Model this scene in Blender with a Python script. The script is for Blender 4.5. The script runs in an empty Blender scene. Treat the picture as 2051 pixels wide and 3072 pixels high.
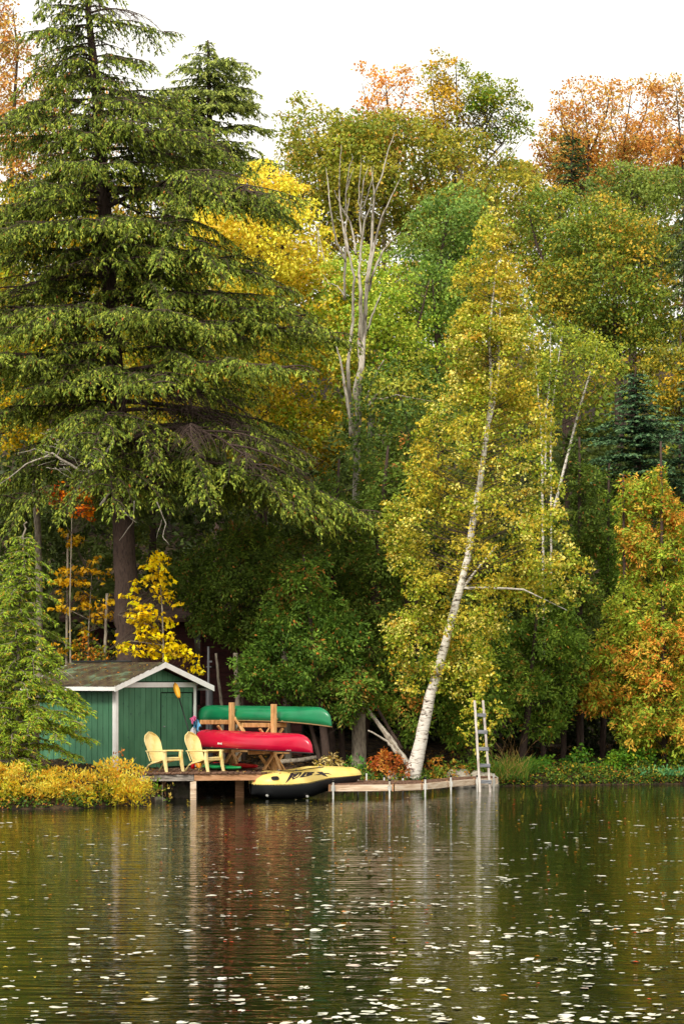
import bpy, bmesh, math, random
import numpy as np
from mathutils import Vector, Matrix
random.seed(7)
rng = np.random.default_rng(11)
S = bpy.context.scene
COL = S.collection
R = math.radians

# ------------------------------------------------------------------ camera
F = 7264.0; HOR = 2040.0; CX = 1025.5; CAMH = 2.96
cam_d = bpy.data.cameras.new('camera'); cam = bpy.data.objects.new('camera', cam_d); COL.objects.link(cam)
cam.location = (0, 0, CAMH); cam.rotation_euler = (R(90), 0, 0)
cam_d.sensor_fit = 'HORIZONTAL'; cam_d.sensor_width = 24; cam_d.lens = 24 * F / 2051
cam_d.shift_y = (HOR - 1536) / 2051; cam_d.clip_start = 0.5; cam_d.clip_end = 1500
S.camera = cam
# ------------------------------------------------------------------ light
SUN_EL, SUN_AZ = 42, 205      # azimuth clockwise from +Y: behind the camera, a little to the left
w = bpy.data.worlds.new("World"); S.world = w; w.use_nodes = True
nt = w.node_tree; nt.nodes.clear()
sky = nt.nodes.new('ShaderNodeTexSky'); sky.sky_type = 'NISHITA'; sky.sun_disc = False
sky.sun_elevation = R(SUN_EL); sky.sun_rotation = R(SUN_AZ); sky.air_density = 1.0; sky.dust_density = 4.0
hs = nt.nodes.new('ShaderNodeHueSaturation'); hs.inputs['Saturation'].default_value = 0.08
mx = nt.nodes.new('ShaderNodeMix'); mx.data_type = 'RGBA'; mx.inputs['Factor'].default_value = 0.75
mx.inputs['B'].default_value = (14.8, 14.3, 13.0, 1)          # closed bright cloud cover
bg = nt.nodes.new('ShaderNodeBackground'); bg.inputs['Strength'].default_value = 0.055
wo = nt.nodes.new('ShaderNodeOutputWorld')
nt.links.new(sky.outputs[0], hs.inputs['Color']); nt.links.new(hs.outputs[0], mx.inputs['A'])
nt.links.new(mx.outputs['Result'], bg.inputs['Color']); nt.links.new(bg.outputs[0], wo.inputs['Surface'])
sd = bpy.data.lights.new('sun', 'SUN'); sd.energy = 1.5; sd.angle = R(12); sd.color = (1, 0.93, 0.82)
sun = bpy.data.objects.new('sun', sd); COL.objects.link(sun)
a = R(SUN_AZ); e = R(SUN_EL)
sdir = Vector((math.sin(a) * math.cos(e), math.cos(a) * math.cos(e), math.sin(e)))
sun.rotation_euler = sdir.to_track_quat('Z', 'Y').to_euler(); sun.location = sdir * 60
S.view_settings.view_transform = 'Standard'; S.view_settings.look = 'None'
S.view_settings.gamma = 1; S.view_settings.exposure = 1.05; S.view_settings.use_curve_mapping = False
S.render.engine = 'CYCLES'
c = S.cycles; c.max_bounces = 6; c.diffuse_bounces = 3; c.glossy_bounces = 3; c.transmission_bounces = 3
c.transparent_max_bounces = 4; c.caustics_reflective = False; c.caustics_refractive = False
c.use_denoising = True; c.sample_clamp_indirect = 4

# ------------------------------------------------------------------ helpers
def px(x, y, Y):
    return np.array(((x - CX) * Y / F, Y, CAMH + (HOR - y) * Y / F))
K = 2051 / 1568.0
def pd(x, y, Y): return px(x * K, y * K, Y)
def gx(x, Y): return (x - CX) * Y / F
def lin(h):
    h = h.lstrip('#'); o = []
    for i in (0, 2, 4):
        v = int(h[i:i + 2], 16) / 255.0
        o.append(v / 12.92 if v <= 0.04045 else ((v + 0.055) / 1.055) ** 2.4)
    return tuple(o)

def tag(o, label=None, cat=None, group=None, kind=None):
    if label: o['label'] = label
    if cat: o['category'] = cat
    if group: o['group'] = group
    if kind: o['kind'] = kind
    return o
def empty(name, loc, label, cat, group=None, rz=0):
    o = bpy.data.objects.new(name, None); COL.objects.link(o); o.location = loc; o.rotation_euler = (0, 0, rz)
    o.empty_display_size = 0.2
    return tag(o, label, cat, group)
def link(name, me, mat, parent=None, world=True):
    o = bpy.data.objects.new(name, me); COL.objects.link(o)
    if mat is not None and not me.materials: me.materials.append(mat)
    if parent is not None:
        o.parent = parent
        if world:
            if parent.type == 'EMPTY':     # parts are modelled in world space; mesh parents sit at the identity
                o.matrix_parent_inverse = Matrix.LocRotScale(parent.location, parent.rotation_euler, None).inverted()
    return o

class MB:
    def __init__(s): s.v = []; s.f = []; s.sm = []
    def add(s, vs, fs, smooth=False):
        b = len(s.v); s.v += [tuple(map(float, p)) for p in vs]
        for f in fs: s.f.append(tuple(b + i for i in f)); s.sm.append(smooth)
    def box(s, c0, size, ax=None, ay=None, az=None):
        c0 = Vector(c0); ax = Vector(ax or (1, 0, 0)); ay = Vector(ay or (0, 1, 0)); az = Vector(az or (0, 0, 1))
        hx, hy, hz = [q / 2 for q in size]
        vs = [c0 + ax * hx * i + ay * hy * j + az * hz * k for k in (-1, 1) for j in (-1, 1) for i in (-1, 1)]
        s.add(vs, [(0, 2, 3, 1), (4, 5, 7, 6), (0, 1, 5, 4), (2, 6, 7, 3), (0, 4, 6, 2), (1, 3, 7, 5)])
    def beam(s, a, b, wd, th, up=(0, 0, 1)):
        a = Vector(a); b = Vector(b); ax = (b - a); L = ax.length; ax.normalize()
        up = Vector(up); ay = up.cross(ax)
        if ay.length < 1e-4: ay = Vector((0, 1, 0)).cross(ax)
        ay.normalize(); az = ax.cross(ay).normalized()
        s.box((a + b) / 2, (L, wd, th), ax, ay, az)
    def tube(s, pts, rad, n=8, cap=True, smooth=True, squash=None):
        pts = [Vector(p) for p in pts]; m = len(pts)
        if not hasattr(rad, '__len__'): rad = [rad] * m
        b = len(s.v); ref = Vector((0.31, 0.87, 0.2))
        for i, p in enumerate(pts):
            t = (pts[min(i + 1, m - 1)] - pts[max(i - 1, 0)])
            if t.length < 1e-6: t = Vector((0, 0, 1))
            t.normalize()
            if abs(t.dot(ref)) > 0.97: ref = Vector((0.9, 0.1, 0.3))
            x = t.cross(ref).normalized(); y = t.cross(x)
            for k in range(n):
                q = 2 * math.pi * k / n
                s.v.append(tuple(p + (x * math.cos(q) + y * math.sin(q)) * rad[i]))
        for i in range(m - 1):
            for k in range(n):
                k2 = (k + 1) % n
                s.f.append((b + i * n + k, b + i * n + k2, b + (i + 1) * n + k2, b + (i + 1) * n + k)); s.sm.append(smooth)
        if cap:
            s.f.append(tuple(b + k for k in range(n))[::-1]); s.sm.append(False)
            s.f.append(tuple(b + (m - 1) * n + k for k in range(n))); s.sm.append(False)
    def mesh(s, name, bevel=0):
        me = bpy.data.meshes.new(name); me.from_pydata(s.v, [], s.f)
        me.polygons.foreach_set('use_smooth', s.sm)
        bm = bmesh.new(); bm.from_mesh(me)
        bmesh.ops.recalc_face_normals(bm, faces=bm.faces)
        if bevel:
            bmesh.ops.bevel(bm, geom=[e for e in bm.edges if e.is_manifold and e.calc_face_angle(0) > 0.6], offset=bevel, segments=1, affect='EDGES', clamp_overlap=True)
        bm.to_mesh(me); bm.free(); me.update(); return me
    def build(s, name, mat, parent=None, bevel=0):
        return link(name, s.mesh(name, bevel), mat, parent)

def leaf_mesh(name, P, A, N, L, W, C, bend=0.12):
    """rhombic leaves: P centres, A axes, N normals, L lengths, W widths, C colours"""
    n = len(P)
    A = A / (np.linalg.norm(A, axis=1, keepdims=True) + 1e-9)
    Sd = np.cross(N, A); Sd /= (np.linalg.norm(Sd, axis=1, keepdims=True) + 1e-9)
    NN = np.cross(A, Sd)
    L = np.broadcast_to(np.asarray(L, float), (n,))[:, None]; W = np.broadcast_to(np.asarray(W, float), (n,))[:, None]
    V = np.empty((n, 4, 3), np.float32)
    V[:, 0] = P - A * L * 0.5
    V[:, 1] = P + Sd * W * 0.5 + NN * L * bend - A * L * 0.05
    V[:, 2] = P + A * L * 0.5
    V[:, 3] = P - Sd * W * 0.5 + NN * L * bend - A * L * 0.05
    me = bpy.data.meshes.new(name)
    me.vertices.add(n * 4); me.vertices.foreach_set('co', V.ravel())
    me.loops.add(n * 4); me.loops.foreach_set('vertex_index', np.arange(n * 4, dtype=np.int32))
    me.polygons.add(n); me.polygons.foreach_set('loop_start', np.arange(0, n * 4, 4, dtype=np.int32))
    me.update(calc_edges=True)
    at = me.attributes.new('col', 'FLOAT_COLOR', 'POINT')
    cc = np.ones((n, 4, 4), np.float32); cc[:, :, :3] = C[:, None, :]
    at.data.foreach_set('color', cc.ravel())
    return me
TRIS = [0]
def unit(n):
    v = rng.normal(size=(n, 3)); return v / np.linalg.norm(v, axis=1, keepdims=True)

# ------------------------------------------------------------------ materials
def mat(name, base=(0.5, 0.5, 0.5), rough=0.6, spec=0.4):
    m = bpy.data.materials.new(name); m.use_nodes = True
    b = m.node_tree.nodes['Principled BSDF']
    b.inputs['Base Color'].default_value = (*base, 1); b.inputs['Roughness'].default_value = rough
    b.inputs['Specular IOR Level'].default_value = spec
    return m, m.node_tree, b
def mat_noise(name, cols, scale=(1, 1, 1), nscale=8, rough=0.7, bump=0.0, bscale=40, detail=6, objrand=0.0, spec=0.3, coords='Object', stops=None, dist=0.0, bdist=0.01, wear=None):
    m, t, b = mat(name, cols[0], rough, spec)
    tc = t.nodes.new('ShaderNodeTexCoord'); mp = t.nodes.new('ShaderNodeMapping'); mp.inputs['Scale'].default_value = scale
    if coords == 'World':
        g = t.nodes.new('ShaderNodeNewGeometry'); t.links.new(g.outputs['Position'], mp.inputs['Vector'])
    else: t.links.new(tc.outputs[coords], mp.inputs['Vector'])
    n = t.nodes.new('ShaderNodeTexNoise'); n.inputs['Scale'].default_value = nscale; n.inputs['Detail'].default_value = detail
    n.inputs['Distortion'].default_value = dist
    t.links.new(mp.outputs[0], n.inputs['Vector'])
    cr = t.nodes.new('ShaderNodeValToRGB'); t.links.new(n.outputs['Fac'], cr.inputs['Fac'])
    el = cr.color_ramp.elements; k = len(cols)
    st = stops or [0.3 + 0.4 * i / (k - 1) for i in range(k)]
    while len(el) < k: el.new(0.5)
    for i in range(k): el[i].position = st[i]; el[i].color = (*cols[i], 1)
    out = cr.outputs['Color']
    if objrand:
        oi = t.nodes.new('ShaderNodeObjectInfo'); h = t.nodes.new('ShaderNodeHueSaturation')
        mr = t.nodes.new('ShaderNodeMapRange'); mr.inputs['To Min'].default_value = 1 - objrand; mr.inputs['To Max'].default_value = 1 + objrand
        t.links.new(oi.outputs['Random'], mr.inputs['Value']); t.links.new(mr.outputs[0], h.inputs['Value'])
        t.links.new(out, h.inputs['Color']); out = h.outputs['Color']
    if wear:
        n3 = t.nodes.new('ShaderNodeTexNoise'); n3.inputs['Scale'].default_value = wear[1]; n3.inputs['Detail'].default_value = 8
        t.links.new(tc.outputs['Object'], n3.inputs['Vector'])
        r3 = t.nodes.new('ShaderNodeValToRGB'); r3.color_ramp.elements[0].position = wear[2]; r3.color_ramp.elements[1].position = wear[2] + 0.1
        t.links.new(n3.outputs['Fac'], r3.inputs['Fac'])
        mm = t.nodes.new('ShaderNodeMix'); mm.data_type = 'RGBA'; t.links.new(r3.outputs['Color'], mm.inputs['Factor'])
        t.links.new(out, mm.inputs['A']); mm.inputs['B'].default_value = (*wear[0], 1); out = mm.outputs['Result']
    t.links.new(out, b.inputs['Base Color'])
    if bump:
        n2 = t.nodes.new('ShaderNodeTexNoise'); n2.inputs['Scale'].default_value = bscale; n2.inputs['Detail'].default_value = 5
        t.links.new(mp.outputs[0], n2.inputs['Vector'])
        bp = t.nodes.new('ShaderNodeBump'); bp.inputs['Strength'].default_value = bump; bp.inputs['Distance'].default_value = bdist
        t.links.new(n2.outputs['Fac'], bp.inputs['Height']); t.links.new(bp.outputs[0], b.inputs['Normal'])
    return m
def leaf_material(name, transl=0.3, rough=0.5, spec=0.25):
    m, t, b = mat(name, (0.1, 0.2, 0.05), rough, spec)
    at = t.nodes.new('ShaderNodeAttribute'); at.attribute_name = 'col'
    hv = t.nodes.new('ShaderNodeHueSaturation'); hv.inputs['Hue'].default_value = 0.496; hv.inputs['Saturation'].default_value = 1.04; hv.inputs['Value'].default_value = 1.2
    t.links.new(at.outputs['Color'], hv.inputs['Color'])
    t.links.new(hv.outputs['Color'], b.inputs['Base Color'])
    tr = t.nodes.new('ShaderNodeBsdfTranslucent'); t.links.new(hv.outputs['Color'], tr.inputs['Color'])
    ms = t.nodes.new('ShaderNodeMixShader'); ms.inputs[0].default_value = transl
    t.links.new(b.outputs[0], ms.inputs[1]); t.links.new(tr.outputs[0], ms.inputs[2])
    t.links.new(ms.outputs[0], t.nodes['Material Output'].inputs['Surface'])
    return m
M = {}
M['leaf'] = leaf_material('leaf', 0.32)
M['leaf_thin'] = leaf_material('leaf_thin', 0.45)
M['needle'] = leaf_material('needle', 0.22, 0.6, 0.2)
M['bark'] = mat_noise('bark_dark', [lin('#2e2420'), lin('#54443c'), lin('#3a2e28')], (3, 3, 0.5), 7, 0.9, 0.8, 12, bdist=0.03)
M['bark_twig'] = mat_noise('bark_twig', [lin('#3e342c'), lin('#5c5046')], (1, 1, 1), 5, 0.9)
M['bark_grey'] = mat_noise('bark_grey', [lin('#5a5046'), lin('#8a7e70'), lin('#a09684'), lin('#6c6052')], (2, 2, 0.6), 6, 0.9, 0.6, 14, bdist=0.02)
M['bark_dead'] = mat_noise('bark_dead', [lin('#5c5046'), lin('#a49a8c'), lin('#bcb4a6'), lin('#665a4e')], (2, 2, 0.4), 5, 0.85, 0.5, 14, bdist=0.02)
M['bark_birch'] = mat_noise('bark_birch', [lin('#3c342e'), lin('#a89c90'), lin('#d8d0c4'), lin('#e6e0d6')], (2.0, 2.0, 7.0), 2.6, 0.8, 0.6, 4, stops=[0.33, 0.40, 0.47, 0.60], dist=.6, bdist=0.02)
M['green_paint'] = mat_noise('green_paint', [lin('#3c6c50'), lin('#467858'), lin('#508262')], (1, 1, 0.5), 3, 0.55, 0.25, 30, objrand=0.05, spec=0.35, coords='World', wear=(lin('#34584a'), 7, 0.64), bdist=0.004)
M['white_paint'] = mat_noise('white_paint', [lin('#e8e6e0'), lin('#f2f0ec'), lin('#f4f3f0')], (1, 1, 1), 6, 0.5, 0, coords='World', wear=(lin('#c8c0b0'), 14, 0.78))
M['dark_gap'] = mat('dark_gap', lin('#14241c'), 0.8)[0]
M['shingle'] = mat_noise('shingle', [lin('#2e261a'), lin('#4a3c2a'), lin('#4a4830'), lin('#5a6a54'), lin('#5c5a2c')], (1, 1, 1), 2.6, 0.95, 0.7, 60, objrand=0.35, coords='World', stops=[0.28, 0.46, 0.56, 0.66, 0.78], bdist=0.01, wear=(lin('#6a6224'), 5, 0.60))
M['deck_wood'] = mat_noise('deck_wood', [lin('#4a3428'), lin('#6a4c3a'), lin('#806454')], (4, 0.5, 4), 5, 0.85, 0.4, 20, objrand=0.22, coords='Object', bdist=0.004)
M['grey_wood'] = mat_noise('grey_wood', [lin('#4c443e'), lin('#9a9086'), lin('#bab0a4')], (1, 8, 8), 3, 0.85, 0.4, 20, objrand=0.1, bdist=0.004)
M['tan_wood'] = mat_noise('tan_wood', [lin('#8e6444'), lin('#c08e66'), lin('#cfa27c')], (1, 6, 10), 2.5, 0.75, 0.3, 20, objrand=0.1, dist=1.0, bdist=0.003)
M['new_wood'] = mat_noise('new_wood', [lin('#a07848'), lin('#cc9c64'), lin('#dcb07c')], (4, 4, 1), 3, 0.7, 0.3, 20, objrand=0.08, dist=0.8, bdist=0.003)
M['pale_wood'] = mat_noise('pale_wood', [lin('#b08e70'), lin('#e0c8ac'), lin('#ecdcc8')], (1, 1, 10), 2.2, 0.75, 0.3, 14, objrand=0.12, dist=0.6, bdist=0.003, wear=(lin('#8a6a50'), 6, 0.66))
M['weathered'] = mat_noise('weathered', [lin('#9a8c80'), lin('#d0c6bc'), lin('#e2dcd4')], (6, 6, 1), 4, 0.8, 0.3, 20, objrand=0.1, bdist=0.003)
M['rung'] = mat_noise('rung', [lin('#4e5054'), lin('#7c7e82'), lin('#95979a')], (1, 8, 8), 4, 0.85, 0.4, 20, bdist=0.003)
M['pipe'] = mat_noise('pipe', [lin('#8c8c88'), lin('#bcbcb6'), lin('#a09888')], (3, 3, 1), 4, 0.5, coords='World', spec=0.5)
M['black'] = mat('black_plastic', lin('#141414'), 0.45, 0.4)[0]
M['chair'] = mat_noise('chair_plastic', [lin('#e6c878'), lin('#f2dc98'), lin('#f4e2a8')], (1, 1, 1), 5, 0.5, coords='Object', spec=0.4)
M['canoe_green'] = mat_noise('canoe_green', [lin('#106c44'), lin('#147a4c'), lin('#1a8052')], (1, 1, 1), 2, 0.3, 0.0, 3, spec=0.5, wear=(lin('#4c9474'), 22, 0.72), bdist=0.02)
M['canoe_red'] = mat_noise('canoe_red', [lin('#b40c30'), lin('#bc0c34'), lin('#c41438')], (1, 1, 1), 2, 0.24, 0.0, 3, spec=0.5, bdist=0.02, wear=(lin('#7c1420'), 16, 0.70))
M['gunwale_brown'] = mat('gunwale_brown', lin('#8a6e48'), 0.6)[0]
M['gunwale_black'] = mat('gunwale_black', lin('#1c1418'), 0.5)[0]
M['dinghy_yellow'] = mat_noise('dinghy_yellow', [lin('#ecc864'), lin('#f4d678'), lin('#f6dc88')], (1, 1, 1), 3, 0.4, 0.15, 8, spec=0.45, bdist=0.02)
M['dinghy_black'] = mat('dinghy_black', lin('#191a1c'), 0.42, 0.5)[0]
M['print_black'] = mat('print_black', lin('#2c2024'), 0.5)[0]
M['print_red'] = mat('print_red', lin('#c8764a'), 0.5)[0]
M['yellow_blade'] = mat_noise('yellow_blade', [lin('#d89020'), lin('#f0b428')], (1, 1, 1), 9, 0.4)
M['orange_blade'] = mat_noise('orange_blade', [lin('#c87818'), lin('#e89a20')], (1, 1, 1), 9, 0.4)
M['white_print'] = mat('white_print', lin('#e8e8e4'), 0.5)[0]
M['maroon'] = mat_noise('maroon_siding', [lin('#3c1c1c'), lin('#4c2624'), lin('#301816')], (0.6, 1, 3), 3, 0.75, 0.3, 12, objrand=0.12, coords='World')
M['dark_roof'] = mat_noise('dark_roof', [lin('#3a2c28'), lin('#6a5248')], (1, 1, 1), 6, 0.9, coords='World')
M['metal'] = mat('grey_metal', lin('#8a8c8e'), 0.45, 0.5)[0]
M['tank'] = mat_noise('tank_metal', [lin('#5a5e62'), lin('#7c8084')], (3, 3, .4), 3, 0.45)
M['glass'] = mat('dark_window', lin('#0c0e10'), 0.08, 0.5)[0]
M['rock'] = mat_noise('rock', [lin('#54504a'), lin('#9a9284'), lin('#b8b0a0'), lin('#6c6c50')], (1, 1, 1), 4, 0.9, 0.8, 14, bdist=0.04, objrand=0.15)
M['rock_dark'] = mat_noise('rock_dark', [lin('#2c2824'), lin('#5a5248'), lin('#4a4c38')], (1, 1, 1), 4, 0.9, 0.8, 14, bdist=0.04)
M['pink'] = mat('pink_cloth', lin('#e070a0'), 0.9)[0]
M['blue'] = mat_noise('blue_cloth', [lin('#3ca0d8'), lin('#9ad0ec')], (1, 1, 1), 14, 0.9)
M['white_cloth'] = mat('white_cloth', lin('#e6e2e8'), 0.9)[0]
M['red'] = mat('red_plastic', lin('#cc1420'), 0.4)[0]
M['green_hull'] = mat('green_hull', lin('#1c8a4c'), 0.4)[0]
M['rope'] = mat('rope', lin('#2a2420'), 0.8)[0]
M['ground'] = mat_noise('forest_floor', [lin('#14100a'), lin('#2c2116'), lin('#4a3a26'), lin('#262812')], (1, 1, 1), 5, 0.95, 0.8, 10, coords='World', stops=[0.3, 0.48, 0.6, 0.72], bdist=0.08, detail=10)
# water
m, t, b = mat('lake_water', lin('#0e1206'), 0.02, 0.5)
b.inputs['IOR'].default_value = 1.333
g = t.nodes.new('ShaderNodeNewGeometry')
hsum = None
for (sc3, ns, amp, det) in (((0.5, 1.3, 1), 1.0, 0.020, 2), ((0.7, 3.0, 1), 1.4, 0.019, 3), ((2.6, 7, 1), 1.6, 0.0045, 2)):
    mp = t.nodes.new('ShaderNodeMapping'); mp.inputs['Scale'].default_value = sc3; mp.inputs['Rotation'].default_value = (0, 0, R(4))
    n = t.nodes.new('ShaderNodeTexNoise'); n.inputs['Scale'].default_value = ns; n.inputs['Detail'].default_value = det
    t.links.new(g.outputs['Position'], mp.inputs['Vector']); t.links.new(mp.outputs[0], n.inputs['Vector'])
    mu = t.nodes.new('ShaderNodeMath'); mu.operation = 'MULTIPLY'; mu.inputs[1].default_value = amp
    t.links.new(n.outputs['Fac'], mu.inputs[0])
    if hsum is None: hsum = mu
    else:
        ad = t.nodes.new('ShaderNodeMath'); ad.operation = 'ADD'; t.links.new(hsum.outputs[0], ad.inputs[0]); t.links.new(mu.outputs[0], ad.inputs[1]); hsum = ad
bp = t.nodes.new('ShaderNodeBump'); bp.inputs['Strength'].default_value = 1.0; bp.inputs['Distance'].default_value = 1.0
t.links.new(hsum.outputs[0], bp.inputs['Height']); t.links.new(bp.outputs[0], b.inputs['Normal'])
M['water'] = m
m, t, b = mat('lily_pad', lin('#d8d0c0'), 0.35, 0.8)  # pale base colour paints in the white sky sheen on the pads
oi = t.nodes.new('ShaderNodeObjectInfo'); cr = t.nodes.new('ShaderNodeValToRGB')
el = cr.color_ramp.elements; el[0].position = 0; el[0].color = (*lin('#dcd8cc'), 1); el[1].position = 1.0; el[1].color = (*lin('#d8c0b0'), 1)
e2 = el.new(0.8); e2.color = (*lin('#cfd0b8'), 1)
t.links.new(oi.outputs['Random'], cr.inputs['Fac']); t.links.new(cr.outputs[0], b.inputs['Base Color'])
M['pad'] = m

# ------------------------------------------------------------------ terrain and water
SHX = [-60, -20, -8, -6, -5, -4.6, -4.2, -3.6, -1, 1, 3, 4.3, 9.7, 20, 60]
SHY = [48, 52, 55.2, 55.6, 57.2, 59.0, 62.0, 63.2, 63.6, 64.4, 66, 67.2, 68.8, 71, 80]
def shore(x): return np.interp(x, SHX, SHY)
def ground(x, Y):
    x = np.asarray(x, float); Y = np.asarray(Y, float); d = Y - shore(x)
    z = np.interp(d, [-30, -3, -0.5, 0.0, 0.5, 2, 5, 9, 14, 70], [-1.5, -0.8, -0.25, 0.0, 0.28, 0.45, 0.62, 0.95, 2.0, 22])
    return z + 0.05 * np.sin(x * 2.3 + Y) * (d > 0.3) + 0.04 * np.sin(x * 5.1 - Y * 3.7) * (d > 0.3)
xs = np.concatenate([np.linspace(-60, -12, 25), np.linspace(-11.6, 12, 150), np.linspace(13, 60, 25)])
ys = np.concatenate([np.linspace(30, 52, 8), np.linspace(52.3, 76, 140), np.linspace(77, 150, 40)])
X, Yg = np.meshgrid(xs, ys); Z = ground(X, Yg)
vs = np.stack([X, Yg, Z], -1).reshape(-1, 3); nx = len(xs); ny = len(ys)
fs = [(j * nx + i, j * nx + i + 1, (j + 1) * nx + i + 1, (j + 1) * nx + i) for j in range(ny - 1) for i in range(nx - 1)]
me = bpy.data.meshes.new('ground'); me.from_pydata(vs.tolist(), [], fs); me.update()
me.polygons.foreach_set('use_smooth', [True] * len(fs))
tag(link('ground', me, M['ground']), kind='structure')
mb = MB(); mb.add([(-400, -100, 0), (400, -100, 0), (400, 110, 0), (-400, 110, 0)], [(0, 1, 2, 3)])
tag(mb.build('lake_water', M['water']), kind='structure')
mb = MB(); mb.add([(-900, 150, 15), (900, 150, 15), (900, 600, 30), (-900, 600, 30)], [(0, 1, 2, 3)])
mb.add([(-900, -900, -2.0), (900, -900, -2.0), (900, 29.9, -1.9), (-900, 29.9, -1.9)], [(0, 1, 2, 3)])
tag(mb.build('distant_ground', M['ground']), kind='structure')

# ------------------------------------------------------------------ foliage machinery
def in_poly(P, poly):
    x, y = P[:, 0], P[:, 1]; ins = np.zeros(len(P), bool); j = len(poly) - 1
    for i in range(len(poly)):
        xi, yi = poly[i]; xj, yj = poly[j]
        cond = ((yi > y) != (yj > y)) & (x < (xj - xi) * (y - yi) / (yj - yi + 1e-12) + xi)
        ins ^= cond; j = i
    return ins
def poly_dist(P, poly):
    d = np.full(len(P), 1e9)
    for i in range(len(poly)):
        a = np.array(poly[i]); b2 = np.array(poly[(i + 1) % len(poly)]); ab = b2 - a
        tt = np.clip(((P - a) @ ab) / (ab @ ab + 1e-9), 0, 1); q = a + tt[:, None] * ab
        d = np.minimum(d, np.linalg.norm(P - q, axis=1))
    return d
def pick(pal, n, u=None):
    wts = np.array([p[0] for p in pal], float); wts /= wts.sum()
    cols = np.array([lin(p[1]) for p in pal])
    if u is None: u = rng.random(n)
    idx = np.searchsorted(np.cumsum(wts), u); return cols[np.clip(idx, 0, len(pal) - 1)]

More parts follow.
